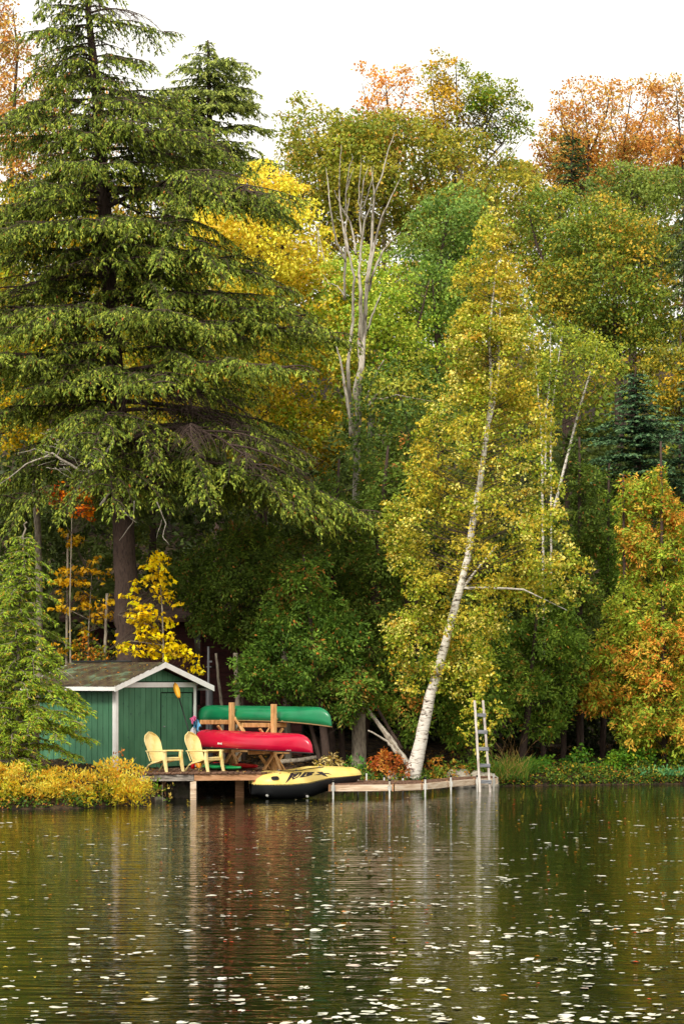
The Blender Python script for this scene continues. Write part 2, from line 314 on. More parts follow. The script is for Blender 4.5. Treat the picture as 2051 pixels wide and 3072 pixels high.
def crown_leaves(poly_d, Y, T, R0, cov, per, leaf, pal, style='leaf', own=0.7, ycone=0.0, up=0.6, flat=0.75, edge=0.35, jit=0.22, tmin=0.25, rough=1.0, patch=5.5, holes=0.42):
    """crown filling an outline (given in picture pixels at distance Y) to a depth of up to 2*T metres; returns clump centres and leaf arrays"""
    sc = F / Y
    poly = [((x * K - CX) / sc, CAMH + (HOR - y * K) / sc) for x, y in poly_d]
    q_ = []
    for i in range(len(poly)):
        a_, b_ = np.array(poly[i]), np.array(poly[(i + 1) % len(poly)]); kk = max(1, int(np.linalg.norm(b_ - a_) / (R0 * 1.3)))
        for j in range(kk): q_.append(tuple(a_ + (b_ - a_) * j / kk + rng.normal(size=2) * R0 * (0.55 if j else 0.2) * rough))
    poly = q_
    pa = np.array(poly); lo = pa.min(0); hi = pa.max(0)
    ph = rng.uniform(0, 6.28, 9); wl = 2 * math.pi / (R0 * patch)
    def patchn(P):
        return (np.sin(P[:, 0] * wl + ph[0] + 1.3 * np.sin(P[:, 2] * wl * .7 + ph[3])) + np.sin(P[:, 2] * wl * 1.15 + ph[1] + 1.3 * np.sin(P[:, 0] * wl * .6 + ph[4])) + np.sin(P[:, 1] * wl + ph[2] + P[:, 0] * wl * .5)) / 6 + .5
    A = 0.5 * abs(np.dot(pa[:, 0], np.roll(pa[:, 1], 1)) - np.dot(pa[:, 1], np.roll(pa[:, 0], 1)))
    L, W = leaf
    nl = int(cov * A / (L * W * 0.5 * 0.6)); nc = max(6, int(nl / per))
    C2 = np.empty((0, 2))
    while len(C2) < nc:
        q = rng.uniform(lo, hi, (nc * 2, 2)); C2 = np.vstack([C2, q[in_poly(q, poly)]])
    C2 = C2[:nc]; d = poly_dist(C2, poly)
    half = np.clip(d * 0.9 + tmin, tmin, T)
    tt = rng.uniform(-1, 1, nc); tt = np.sign(tt) * np.abs(tt) ** 0.6
    C = np.stack([C2[:, 0], Y + tt * half, C2[:, 1]], 1)
    pn = patchn(C); bad = pn < holes * rng.uniform(.55, 1.15, nc)
    C[:, 1] = np.where(bad, Y + np.abs(tt) * half, C[:, 1] - (pn - .5) * half * .5)      # hollows: clumps sit back inside the crown
    keepc = ~(bad & (rng.random(nc) < .45)); C = C[keepc]; d = d[keepc]; nc = len(C)
    # keep the outline loose: clumps near the edge shrink
    Rc = R0 * rng.uniform(0.55, 1.25, nc) * np.clip(0.45 + d / (R0 * 2), 0.45, 1.0)
    cnt = np.maximum(2, (per * (Rc / R0) ** 1.5 * rng.uniform(0.6, 1.4, nc)).astype(int))
    # low-frequency colour patches
    u = (np.sin(C[:, 0] * 1.1 + C[:, 2] * 0.7 + 3.1 * Y) + np.sin(C[:, 2] * 1.7 - C[:, 0] * 0.6 + C[:, 1]) + 2) / 4
    u = np.clip(0.5 * u + 0.5 * rng.random(nc), 0, 0.999)
    base = pick(pal, nc, u)
    base = base * rng.uniform(1 - jit, 1 + jit, (nc, 1))
    idx = np.repeat(np.arange(nc), cnt); n = len(idx)
    o = unit(n)
    if style in ('leaf', 'willow', 'big'):
        r = rng.random(n) ** 0.4; o[:, 2] = np.where(rng.random(n) < up, np.abs(o[:, 2]), o[:, 2])
        off = o * r[:, None] * Rc[idx][:, None]; off[:, 2] *= flat
        P = C[idx] + off
        N = o * 0.7 + np.array([0, -0.25, 0.55]) + rng.normal(size=(n, 3)) * 0.45
        Ax = o * 0.4 + np.array([0, 0, -0.45]) + rng.normal(size=(n, 3)) * 0.6
        if style == 'willow': Ax = o * 0.8 + np.array([0, -0.5, 0.35]) + rng.normal(size=(n, 3)) * 0.5
    else:   # 'spray': flat fans hanging outwards
        fd = unit(nc); fd[:, 1] = -np.abs(fd[:, 1]) * 0.8; fd[:, 2] = fd[:, 2] * 0.5 - 0.15
        fd /= np.linalg.norm(fd, axis=1, keepdims=True)
        sd2 = np.cross(fd, unit(nc)); sd2 /= np.linalg.norm(sd2, axis=1, keepdims=True)
        ang = rng.normal(size=n) * 0.65; rr = rng.random(n) ** 0.7
        Ax = fd[idx] * np.cos(ang)[:, None] + sd2[idx] * np.sin(ang)[:, None]
        P = C[idx] + Ax * (rr * Rc[idx])[:, None] + rng.normal(size=(n, 3)) * R0 * 0.10
        P[:, 2] -= 0.25 * rr ** 2 * Rc[idx]
        Ax = Ax + rng.normal(size=(n, 3)) * 0.25 + np.array([0, 0, -0.25])
        N = np.cross(fd, sd2)[idx] + rng.normal(size=(n, 3)) * 0.4
    N /= np.linalg.norm(N, axis=1, keepdims=True) + 1e-9
    cl = np.where((rng.random(n) < own)[:, None], base[idx], pick(pal, n))
    cl = np.clip(cl * rng.uniform(1 - jit, 1 + jit, (n, 1)), 0.004, 0.85)
    lv = rng.uniform(0.7, 1.3, n)
    return C, (P, Ax, N, L * lv, W * lv, cl)

def limbs(mb, trunk, C, frac, r0=0.035, seg=5, n=4, sag=0.15, lslope=0.55, lmin=-99):
    tp = np.array(trunk)
    for c0 in C[rng.random(len(C)) < frac]:
        # attach lower on the trunk
        cand = tp[tp[:, 2] < c0[2] - 0.15]
        if len(cand) == 0: cand = tp[:1]
        hd = np.linalg.norm(cand[:, :2] - c0[:2], axis=1); want = c0[2] - hd * lslope - 0.2
        st = cand[np.argmin(np.abs(cand[:, 2] - want))]
        L = np.linalg.norm(c0 - st); pts = []
        if st[2] < lmin: continue
        mid = rng.normal(size=3) * 0.06 * L
        for k in range(seg):
            s = k / (seg - 1); p = st + (c0 - st) * s + mid * math.sin(math.pi * s) + np.array([0, 0, -sag * L * 0.3 * math.sin(math.pi * s)])
            pts.append(p)
        r = r0 * (0.5 + L * 0.25)
        mb.tube(pts, [r * (1 - 0.8 * k / (seg - 1)) for k in range(seg)], n, cap=False)
def densify(pts, k=6):
    pts = [np.array(p, float) for p in pts]; out = []
    for i in range(len(pts) - 1):
        for j in range(k): out.append(pts[i] + (pts[i + 1] - pts[i]) * j / k)
    out.append(pts[-1]); return out
def concat(parts): return tuple(np.concatenate([p[i] for p in parts]) for i in range(6))

TOTAL = [0]
import zlib
def reseed(t):     # every plant keeps its own random shape
    global rng; rng = np.random.default_rng(zlib.crc32(t.encode()))
def tree(name, label, cat, Y, trunks, polys, group=None, barkm='bark_grey', leafm='leaf', limbfrac=0.35, limb_r=0.03, crown='crown', lslope=0.55, twigm='bark_twig', ltr=99, trs=1.0, lmin=-99, **kw):
    """trunks: list of (list of (px,py[,dY]) displayed-pixel points, list of radii); polys: list of outlines or (outline, overrides)"""
    reseed(label)
    t0 = trunks[0][0][0]; base = pd(t0[0], t0[1], Y)
    gz = float(ground(base[0], Y)); root = empty(name, (base[0], Y, gz), label, cat, group)
    mb = MB(); tps = []
    for ti, (pts, rad) in enumerate(trunks):
        P3 = [pd(p[0], p[1], Y) + np.array([0, p[2] if len(p) > 2 else 0, 0]) for p in pts]
        if ti == 0: P3[0][2] = min(P3[0][2], gz - 0.2) if P3[0][2] < gz + 3 else P3[0][2]
        if ti == 0 and P3[0][2] > gz + 0.1: P3.insert(0, np.array([P3[0][0], P3[0][1], gz - 0.3])); rad = [rad[0] * 1.15] + list(rad)
        dp = densify(P3, 5); dr = np.interp(np.linspace(0, 1, len(dp)), np.linspace(0, 1, len(rad)), rad) * trs
        wob = [p + rng.normal(size=3) * r * 0.06 for p, r in zip(dp, dr)]
        mb.tube(wob, list(dr * rng.uniform(0.965, 1.035, len(dr))), 10, cap=True); tps += dp if ti < ltr else []
    Cs = []; parts = []
    for po in polys:
        k2 = dict(kw)
        if isinstance(po, tuple): k2.update(po[1]); po = po[0]
        Yc = k2.pop('Y', Y)
        C, arr = crown_leaves(po, Yc, **k2); Cs.append(C); parts.append(arr)
    mb.build('trunk', M[barkm], root)
    if limbfrac > 0:
        lb = MB()
        for C in Cs: limbs(lb, tps, C, limbfrac, limb_r, lslope=lslope, lmin=lmin)
        if lb.v: lb.build('branches', M[twigm], root)
    arr = concat(parts); TOTAL[0] += len(arr[0])
    link(crown, leaf_mesh(crown, *arr), M[leafm], root)
    return root

def conifer(name, label, Y, trunk, prof, nb, pal_in, pal_tip, group=None, cat='conifer', droop=0.28, rise=0.15, finger=(0.13, 0.045), step=0.13, fstep=0.065, zr=None, barkm='bark', bl_max=1.25, trad=(0.35, 0.08), back=0.5, dead=0.0, hang=0.55, jag=(0.6, 1.15), bare=0.0, subs=1.5, lowdroop=0.0, wild=0.0):
    """trunk: displayed px points bottom to top; prof: list of (py, left extent, right extent) in displayed px"""
    reseed(label)
    sc = F / Y / K
    base = pd(trunk[0][0], trunk[0][1], Y); gz = float(ground(base[0], Y))
    root = empty(name, (base[0], Y, gz), label, cat, group)
    T3 = [pd(p[0], p[1], Y) for p in trunk]; T3.insert(0, np.array([base[0], Y, gz - 0.3]))
    dp = np.array(densify(T3, 8)); dr = np.interp(np.linspace(0, 1, len(dp)), [0, 1], trad)
    mb = MB(); mb.tube([p + rng.normal(size=3) * 0.02 for p in dp], list(dr), 12)
    mb.build('trunk', M[barkm], root)
    py = np.array([p[0] for p in prof], float); pl = np.array([p[1] for p in prof]) / sc; pr = np.array([p[2] for p in prof]) / sc
    br = MB(); parts = []
    for i in range(nb):
        y = py[0] + (py[-1] - py[0]) * ((i + rng.random()) / nb) ** (0.9)
        le = np.interp(y, py[::-1], pl[::-1]); re_ = np.interp(y, py[::-1], pr[::-1])
        az = (i * 2.39996 + rng.normal() * 0.3) % (2 * math.pi)
        if math.sin(az) > 0.45 and rng.random() < back: continue
        ca = math.cos(az); ex = (re_ if ca > 0 else le); L = (abs(ca) * ex + (1 - abs(ca)) * min(le, re_, 99) * 0.95) * rng.uniform(*jag)
        if L < 0.2: continue
        z = CAMH + (HOR - y * K) * Y / F + L * (droop * 0.55 - rise * 0.3)
        k = np.argmin(np.abs(dp[:, 2] - z)); o = dp[k].copy(); o[2] = z; rr = dr[k]
        jobs = [(o, az, L, rise * rng.uniform(0.4 - 1.2 * wild, 1.5 + 1.1 * wild), droop * rng.uniform(0.5 - .4 * wild, 1.45 + .7 * wild) * (1 + lowdroop * max(0.0, 1 - (i / nb) * 4)), rr, 0, rng.random() < dead)]
        while jobs:
            o, az_, L, ri, dro, rr, lev, isdead = jobs.pop()
            d = np.array([math.cos(az_), math.sin(az_), 0]); sd = np.array([-d[1], d[0], 0])
            cur = rng.normal() * 0.16
            def pos(t): return o + d * L * t[..., None] + sd * (cur * L * t ** 2)[..., None] + np.array([0, 0, 1.0]) * (L * (ri * t - (dro + ri) * t ** 2.4))[..., None]
            ns_ = 8 if lev == 0 else 5
            tt = np.linspace(0, 1, ns_); pts = pos(tt)
            r0 = min(rr * 0.45, 0.018 + 0.011 * L)
            br.tube(list(pts), list(np.linspace(r0, 0.005, ns_)), 5 if lev == 0 else 4, cap=False)
            if lev == 0 and L > 1.2 and subs:
                k_ = int(L * subs); ts = np.clip(np.linspace(0.28, 0.92, max(k_, 1)) + rng.normal(size=max(k_, 1)) * .03, .15, .97)
                ps = pos(ts)
                for q in range(len(ts)):
                    sg_ = 1 if q % 2 else -1
                    jobs.append((ps[q], az_ + sg_ * rng.uniform(.45, .95), L * (1.05 - ts[q]) * rng.uniform(.45, .75 + .25 * wild) + .35, 0.05 + wild * rng.normal() * .18, dro * rng.uniform(.8, 1.8) + .05, r0, 1, isdead or rng.random() < .04))
            n1 = max(4, int(L / step)); t1 = np.repeat(np.linspace(0.14 if lev == 0 and L > 1.5 else 0.05, 1, n1), 2) + rng.normal(size=2 * n1) * 0.012
            t1 = np.clip(t1, 0.03, 1)
            bl = bl_max * min(1, L / 2.0) * (1.08 - t1) ** 0.45 * rng.uniform(0.4, 1.15, 2 * n1) + 0.10
            p0 = pos(t1); aa = rng.uniform(0.5, 1.15, 2 * n1); s1 = np.tile([1.0, -1.0], n1)
            bd = d[None] * np.cos(aa)[:, None] + sd[None] * (s1 * np.sin(aa))[:, None]
            bdr = hang * rng.uniform(0.4, 1.7, 2 * n1)
            for q in range(0, 2 * n1, 5 if not isdead else 1):
                tq = np.linspace(0, 1, 3)
                pp = p0[q] + bd[q] * bl[q] * tq[:, None] + np.array([0, 0, -1]) * (bdr[q] * bl[q] * tq ** 1.8)[:, None]
                br.tube(list(pp), [0.010, 0.007, 0.003], 3, cap=False)
            if isdead: continue
            m2 = max(2, int(bl_max / fstep)); s2 = np.linspace(0.05, 1, m2)
            Sg, Bi = np.meshgrid(s2, np.arange(2 * n1)); Sg = Sg.ravel(); Bi = Bi.ravel()
            keep = rng.random(len(Sg)) < (bl[Bi] / bl_max) * 1.2
            if bare and lev == 0: keep &= (t1[Bi] > bare * rng.uniform(0.3, 1.2, 2 * n1)[Bi])
            Sg = Sg[keep]; Bi = Bi[keep]
            if len(Sg) == 0: continue
            side = rng.choice([-1.0, 1.0], len(Sg)); Sg = np.clip(Sg + rng.normal(size=len(Sg)) * 0.04, 0, 1.02)
            P = p0[Bi] + bd[Bi] * (bl[Bi] * Sg)[:, None] + np.array([0, 0, -1]) * (bdr[Bi] * bl[Bi] * Sg ** 1.8)[:, None]
            per = np.cross(bd[Bi], [0, 0, 1.0]) * side[:, None]
            Ax = bd[Bi] * 0.6 + per * rng.uniform(0.0, 0.9, len(Sg))[:, None] + np.array([0, 0, -1.0]) * (hang * rng.uniform(0.3, 2.2, len(Sg)))[:, None] + rng.normal(size=(len(Sg), 3)) * 0.2
            Ax /= np.linalg.norm(Ax, axis=1, keepdims=True)
            Lf = finger[0] * rng.uniform(0.6, 1.4, len(Sg))
            P = P + Ax * Lf[:, None] * 0.45
            N = np.array([0, -0.35, 1.0]) + rng.normal(size=(len(Sg), 3)) * 0.5
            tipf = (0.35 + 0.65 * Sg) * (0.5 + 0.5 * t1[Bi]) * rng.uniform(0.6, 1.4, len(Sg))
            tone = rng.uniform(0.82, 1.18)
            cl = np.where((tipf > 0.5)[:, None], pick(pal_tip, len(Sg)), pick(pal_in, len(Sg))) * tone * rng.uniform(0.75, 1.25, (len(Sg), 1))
            parts.append((P, Ax, N, Lf, finger[1] * rng.uniform(0.7, 1.3, len(Sg)), np.clip(cl, 0.003, 0.8)))
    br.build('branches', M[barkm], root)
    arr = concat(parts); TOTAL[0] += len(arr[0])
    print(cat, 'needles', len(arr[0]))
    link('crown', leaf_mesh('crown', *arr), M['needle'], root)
    return root

#@@STRUCTURE
# ------------------------------------------------------------------ shed
cosf = 0.64; sinf = math.sqrt(1 - cosf ** 2)
CU = Vector((cosf, sinf, 0)); CV = Vector((-sinf, cosf, 0)); UP = Vector((0, 0, 1))
C0 = Vector((gx(348, 61.5), 61.5, 0)); SW, SL = 2.92, 2.8; Z0, ZE = 0.67, 2.86; OV, EO = 0.32, 0.35
shed = empty('boat_shed', (C0.x, C0.y, 0), 'green board shed with white trim and a mossy shingle roof beside the deck', 'shed')
def SP(u, v, z): return C0 + CU * u + CV * v + UP * z
mb = MB(); h = (ZE - 0.45) / 2
mb.box(SP(SW / 2, SL / 2, 0.45 + h - 0.02), (SW - 0.06, SL - 0.06, 2 * h), CU, CV, UP)
slope = 0.335
def roofz(u): return ZE + 0.05 + slope * (SW / 2 - abs(u - SW / 2))
mb.add([SP(0.04, 0.03, ZE - 0.02), SP(SW - 0.04, 0.03, ZE - 0.02), SP(SW / 2, 0.03, ZE + slope * SW / 2 - 0.03), SP(0.04, SL - 0.03, ZE - 0.02), SP(SW - 0.04, SL - 0.03, ZE - 0.02), SP(SW / 2, SL - 0.03, ZE + slope * SW / 2 - 0.03)],
       [(0, 1, 2), (5, 4, 3), (0, 3, 4, 1), (1, 4, 5, 2), (2, 5, 3, 0)])
mb.build('wall', M['dark_gap'], shed)
pw = 0.203; gap = 0.013
def plank(u0, u1, side, z0, z1a, z1b, parent, nm='plank'):
    m = MB(); th = 0.02
    f = (lambda u, o, z: SP(u, -o, z)) if side == 'f' else ((lambda u, o, z: SP(-o, u, z)) if side == 's' else (lambda u, o, z: SP(SW + o, u, z)))
    vs = [f(u0, 0, z0), f(u1, 0, z0), f(u1, 0, z1b), f(u0, 0, z1a), f(u0, th, z0), f(u1, th, z0), f(u1, th, z1b), f(u0, th, z1a)]
    m.add(vs, [(0, 1, 2, 3), (4, 5, 6, 7), (0, 1, 5, 4), (1, 2, 6, 5), (2, 3, 7, 6), (3, 0, 4, 7)])
    return m.build(nm, M['green_paint'], parent, 0.003)
n = int(SL / pw)
for i in range(n + 1):
    a0 = 0.05 + i * pw; a1 = min(a0 + pw - gap, SL)
    if a1 - a0 > 0.03: plank(a0, a1, 's', Z0 - 0.08, ZE - 0.02, ZE - 0.02, shed); plank(a0, a1, 'r', Z0, ZE - 0.02, ZE - 0.02, shed)
DU0, DU1, DZ = 1.62, 2.80, ZE - 0.24
u = 0.05
while u < SW - 0.06:
    u1 = min(u + pw - gap, SW - 0.05)
    if u1 <= DU0: plank(u, u1, 'f', Z0, ZE - 0.1, ZE - 0.1, shed)
    else:
        if u < DU0: plank(u, DU0 - 0.02, 'f', Z0, ZE - 0.1, ZE - 0.1, shed)
        plank(max(u, DU0 - 0.0), u1, 'f', DZ + 0.02, ZE - 0.1, ZE - 0.1, shed)
    # gable
    za = ZE + 0.06; zb1 = roofz(u) - 0.1; zb2 = roofz(u1) - 0.1
    if max(zb1, zb2) > za + 0.02: plank(u, u1, 'f', za, max(zb1, za + .01), max(zb2, za + .01), shed)
    u += pw
door = MB(); door.box(SP((DU0 + DU1) / 2, -0.004, (Z0 + DZ) / 2 + 0.02), (DU1 - DU0 - 0.02, 0.012, DZ - Z0 - 0.06), CU, CV, UP)
dr_ = door.build('door', M['dark_gap'], shed)
u = DU0 + 0.02
while u < DU1 - 0.03:
    plank(u, min(u + pw - gap, DU1 - 0.02), 'f', Z0 + 0.04, DZ - 0.01, DZ - 0.01, dr_); u += pw
for z in (DZ - 0.10, Z0 + 0.35):
    mb = MB(); mb.box(SP(DU0 + 0.62, -0.03, z), (0.9, 0.012, 0.03), CU, CV, UP); mb.build('hinge', M['green_paint'], dr_)
mb = MB(); mb.box(SP(DU0 + 0.1, -0.035, 1.75), (0.05, 0.03, 0.03), CU, CV, UP); mb.build('handle', M['metal'], dr_)
# trim
def trim(a0, b0, wd, th, nm, up):
    m = MB(); m.beam(a0, b0, wd, th, up); return m.build(nm, M['white_paint'], shed, 0.004)
trim(SP(-0.005, -0.03, Z0 - 0.15), SP(-0.005, -0.03, ZE - 0.1), 0.1, 0.03, 'corner_trim', tuple(CV))
trim(SP(-0.03, 0.048, Z0 - 0.15), SP(-0.03, 0.048, ZE - 0.02), 0.09, 0.022, 'corner_trim', tuple(CU))
trim(SP(SW - 0.03, -0.03, Z0), SP(SW - 0.03, -0.03, ZE + 0.02), 0.11, 0.03, 'corner_trim', tuple(CV))
trim(SP(-0.02, -0.035, ZE - 0.03), SP(SW + 0.02, -0.035, ZE - 0.03), 0.04, 0.13, 'header_trim', (0, 0, 1))
def roofpt(s, v, dz=0):    # s distance down the slope from ridge: negative = left slope
    uu = SW / 2 + s; return SP(uu, v, ZE + 0.05 + slope * (SW / 2) - slope * abs(s) + dz)
HS = SW / 2 + EO
for sg in (-1, 1):
    m = MB(); m.add([roofpt(0, -OV, 0), roofpt(sg * HS, -OV, 0), roofpt(sg * HS, SL + OV, 0), roofpt(0, SL + OV, 0), roofpt(0, -OV, -0.05), roofpt(sg * HS, -OV, -0.05), roofpt(sg * HS, SL + OV, -0.05), roofpt(0, SL + OV, -0.05)],
        [(0, 1, 2, 3), (4, 5, 6, 7), (0, 1, 5, 4), (1, 2, 6, 5), (2, 3, 7, 6), (3, 0, 4, 7)])
    roof = m.build('roof', M['dark_roof'], shed)
    # rake boards
    for v in (-OV - 0.012, SL + OV + 0.012):
        m = MB(); a_ = [roofpt(0, v, 0.02), roofpt(sg * (HS + 0.03), v, 0.02), roofpt(sg * (HS + 0.03), v, -0.125), roofpt(0, v, -0.125)]
        dv = CV * 0.024; m.add([p - dv / 2 for p in a_] + [p + dv / 2 for p in a_], [(0, 1, 2, 3), (4, 5, 6, 7), (0, 1, 5, 4), (1, 2, 6, 5), (2, 3, 7, 6), (3, 0, 4, 7)])
        m.build('rake_board', M['white_paint'], shed)
    m = MB(); m.beam(roofpt(sg * (HS + 0.013), -OV + 0.002, -0.05), roofpt(sg * (HS + 0.013), SL + OV - 0.002, -0.05), 0.022, 0.11); m.build('fascia', M['white_paint'], shed)
    # shingles on both slopes
    if sg == -1:
        e_ = 0.145; rows = int(HS / (e_ * 0.95)) + 1
        sl = Vector((CU * sg) - UP * slope).normalized(); nrm = sl.cross(CV) * (1 if sl.cross(CV).z > 0 else -1)
        sm_ = MB(); sm_.box((0, 0, 0), (0.29, 0.17, 0.012)); shm = sm_.mesh('shingle', 0.003); shm.materials.append(M['shingle'])
        for r_ in range(rows):
            s0 = HS + 0.03 - 0.075 - r_ * e_ * 0.945
            if s0 < 0.02: break
            v = -OV - 0.03; first = r_ % 2
            while v < SL + OV - 0.05:
                o = bpy.data.objects.new('shingle', shm); COL.objects.link(o)
                wv = 0.15 if first else 0.30
                pc = roofpt(sg * s0, v + wv / 2 + random.uniform(-.004, .004), 0.018)
                ay = (sl + nrm * -0.0).normalized(); ax = CV; az = nrm
                rot = Matrix((ax, ay, az)).transposed().to_4x4()
                tilt = Matrix.Rotation(R(-4.5 if sg == -1 else 4.5) + R(random.uniform(-1, 1)), 4, 'X') @ Matrix.Rotation(R(random.uniform(-1.5, 1.5)), 4, 'Z')
                o.parent = roof
                o.matrix_basis = Matrix.Translation(pc + nrm * random.uniform(0, .005)) @ rot @ tilt @ Matrix.Diagonal((wv / 0.3, 1, 1, 1))
                v += wv; first = 0
mb = MB(); mb.tube([roofpt(0, 0.9, 0.045), roofpt(0, SL + OV, 0.045)], 0.028, 6); mb.build('ridge_cap', M['black'], shed)

# ------------------------------------------------------------------ cabin behind
YC = 70.5
cab = empty('cabin', (gx(600, YC), YC, 0.9), 'dark maroon lap sided cabin half hidden behind the shed and cedars', 'cabin')
mb = MB(); xa, xb = gx(225, YC), gx(905, YC)
mb.box(((xa + xb) / 2, YC + 2, 2.7), (xb - xa, 3.9, 4.2)); mb.build('wall', M['dark_gap'], cab)
z = 0.8; 
while z < 4.7:
    m = MB(); m.beam((xa, YC - 0.0, z), (xb, YC - 0.0, z), 0.03, 0.185, (0, 0.12, 1)); m.build('plank', M['maroon'], cab); z += 0.19
mb = MB(); mb.add([(xa - .4, YC - .7, 4.75), (xb + .4, YC - .7, 4.75), (xb + .4, YC + 2, 5.6), (xa - .4, YC + 2, 5.6), (xa - .4, YC - .7, 4.63), (xb + .4, YC - .7, 4.63), (xb + .4, YC + 2, 5.48), (xa - .4, YC + 2, 5.48)],
    [(0, 1, 2, 3), (4, 5, 6, 7), (0, 1, 5, 4), (1, 2, 6, 5), (2, 3, 7, 6), (3, 0, 4, 7)]); mb.build('roof', M['dark_roof'], cab)
def window(x0, x1, z0, z1):
    m = MB(); w_ = 0.06
    for a0, b0 in (((x0, z0), (x1, z0)), ((x0, z1), (x1, z1)), ((x0, z0), (x0, z1)), ((x1, z0), (x1, z1))):
        m.beam((a0[0], YC - .04, a0[1]), (b0[0], YC - .04, b0[1]), w_, w_, (0, 1, 0))
    f = m.build('window', M['maroon'], cab)
    m = MB(); m.box(((x0 + x1) / 2, YC - .03, (z0 + z1) / 2), (x1 - x0 - .05, .015, z1 - z0 - .05)); m.build('pane', M['glass'], f)
window(gx(322, YC), gx(372, YC), 3.4, 4.5)
window(gx(580, YC), gx(604, YC), 2.2, 4.4)
# flue / tank by cabin
Yp = 68.5
fl = empty('flue_pipe', (gx(628, Yp), Yp, 0.8), 'tall grey metal pipe with brackets standing in front of the dark cabin', 'pipe')
mb = MB(); mb.tube([px(625, 2260, Yp), px(625, 1940, Yp)], 0.032, 8); mb.build('pipe', M['metal'], fl)
mb = MB(); mb.beam(px(618, 2001, Yp), px(634, 2001, Yp), .03, .03); mb.beam(px(626, 1985, Yp), px(636, 1985, Yp), .05, .05); mb.build('bracket', M['metal'], fl)
tk = MB(); tk.tube([px(628, 2330, Yp + .4), px(628, 2056, Yp + .4)], 0.1, 14)
tag(tk.build('insulated_pipe', M['tank']), 'thick dull grey cylinder rising behind the thin pipe and green canoe', 'pipe')

# ------------------------------------------------------------------ deck
ZD = 0.66
deck = empty('deck', (gx(580, 60), 60, 0), 'low brown plank deck on posts in front of the shed, holding chairs and boats', 'deck')
xa, xb = gx(392, 59.7), gx(868, 59.7); pwid = 0.14
dm = MB(); dm.box((0, 0, 0), (pwid - 0.012, 1, 0.035)); 
x = xa; i = 0
fy = lambda x_: 59.55 + 0.12 * (x_ - xa) * 1.3
while x < xb:
    y0 = fy(x) - random.uniform(0.0, 0.03); y1 = 64.1
    m = MB(); m.box((x + pwid / 2, (y0 + y1) / 2, ZD - 0.018 + random.uniform(-.004, .004)), (pwid - 0.014, y1 - y0, 0.035))
    m.build('plank', M['deck_wood'], deck, 0.004); x += pwid
xm = gx(581, 59.7)
def fascia(x0, x1, matn, h=0.155, dz=0, nm='beam', off=0.03):
    m = MB(); m.beam((x0, fy(x0) + off, ZD - 0.04 - h / 2 + dz), (x1, fy(x1) + off, ZD - 0.04 - h / 2 + dz), 0.04, h); return m.build(nm, M[matn], deck, 0.004)
fascia(gx(420, 59.7), xm - 0.005, 'grey_wood', dz=-0.005)['label'] = 'weathered grey front beam'
fascia(xm + 0.005, xb - 0.02, 'tan_wood')['label'] = 'newer tan front beam'
for (pxx, wpx, yy, top, mt) in ((580, 18, fy(xm) + 0.1, ZD - .2, 'pale_wood'), (719, 26, fy(gx(719, 60)) + 1.0, ZD - .05, 'tan_wood'), (492, 12, 60.6, ZD - .05, 'tan_wood')):
    m = MB(); xx = gx(pxx, yy); ww = wpx * yy / F; m.box((xx, yy, top / 2 - .3), (ww, ww, top + .6)); m.build('post', M[mt], deck, 0.006)
for yy in (61.5, 63.5):
    m = MB(); m.beam((xa + .1, yy, ZD - .12), (xb - .1, yy, ZD - .12), .05, .14); m.build('joist', M['deck_wood'], deck)
for xx_ in (xa + 1.3, xb - .15):
    m = MB(); m.box((xx_, 63.4, 0.0), (.14, .14, 1.0)); m.build('post', M['grey_wood'], deck)

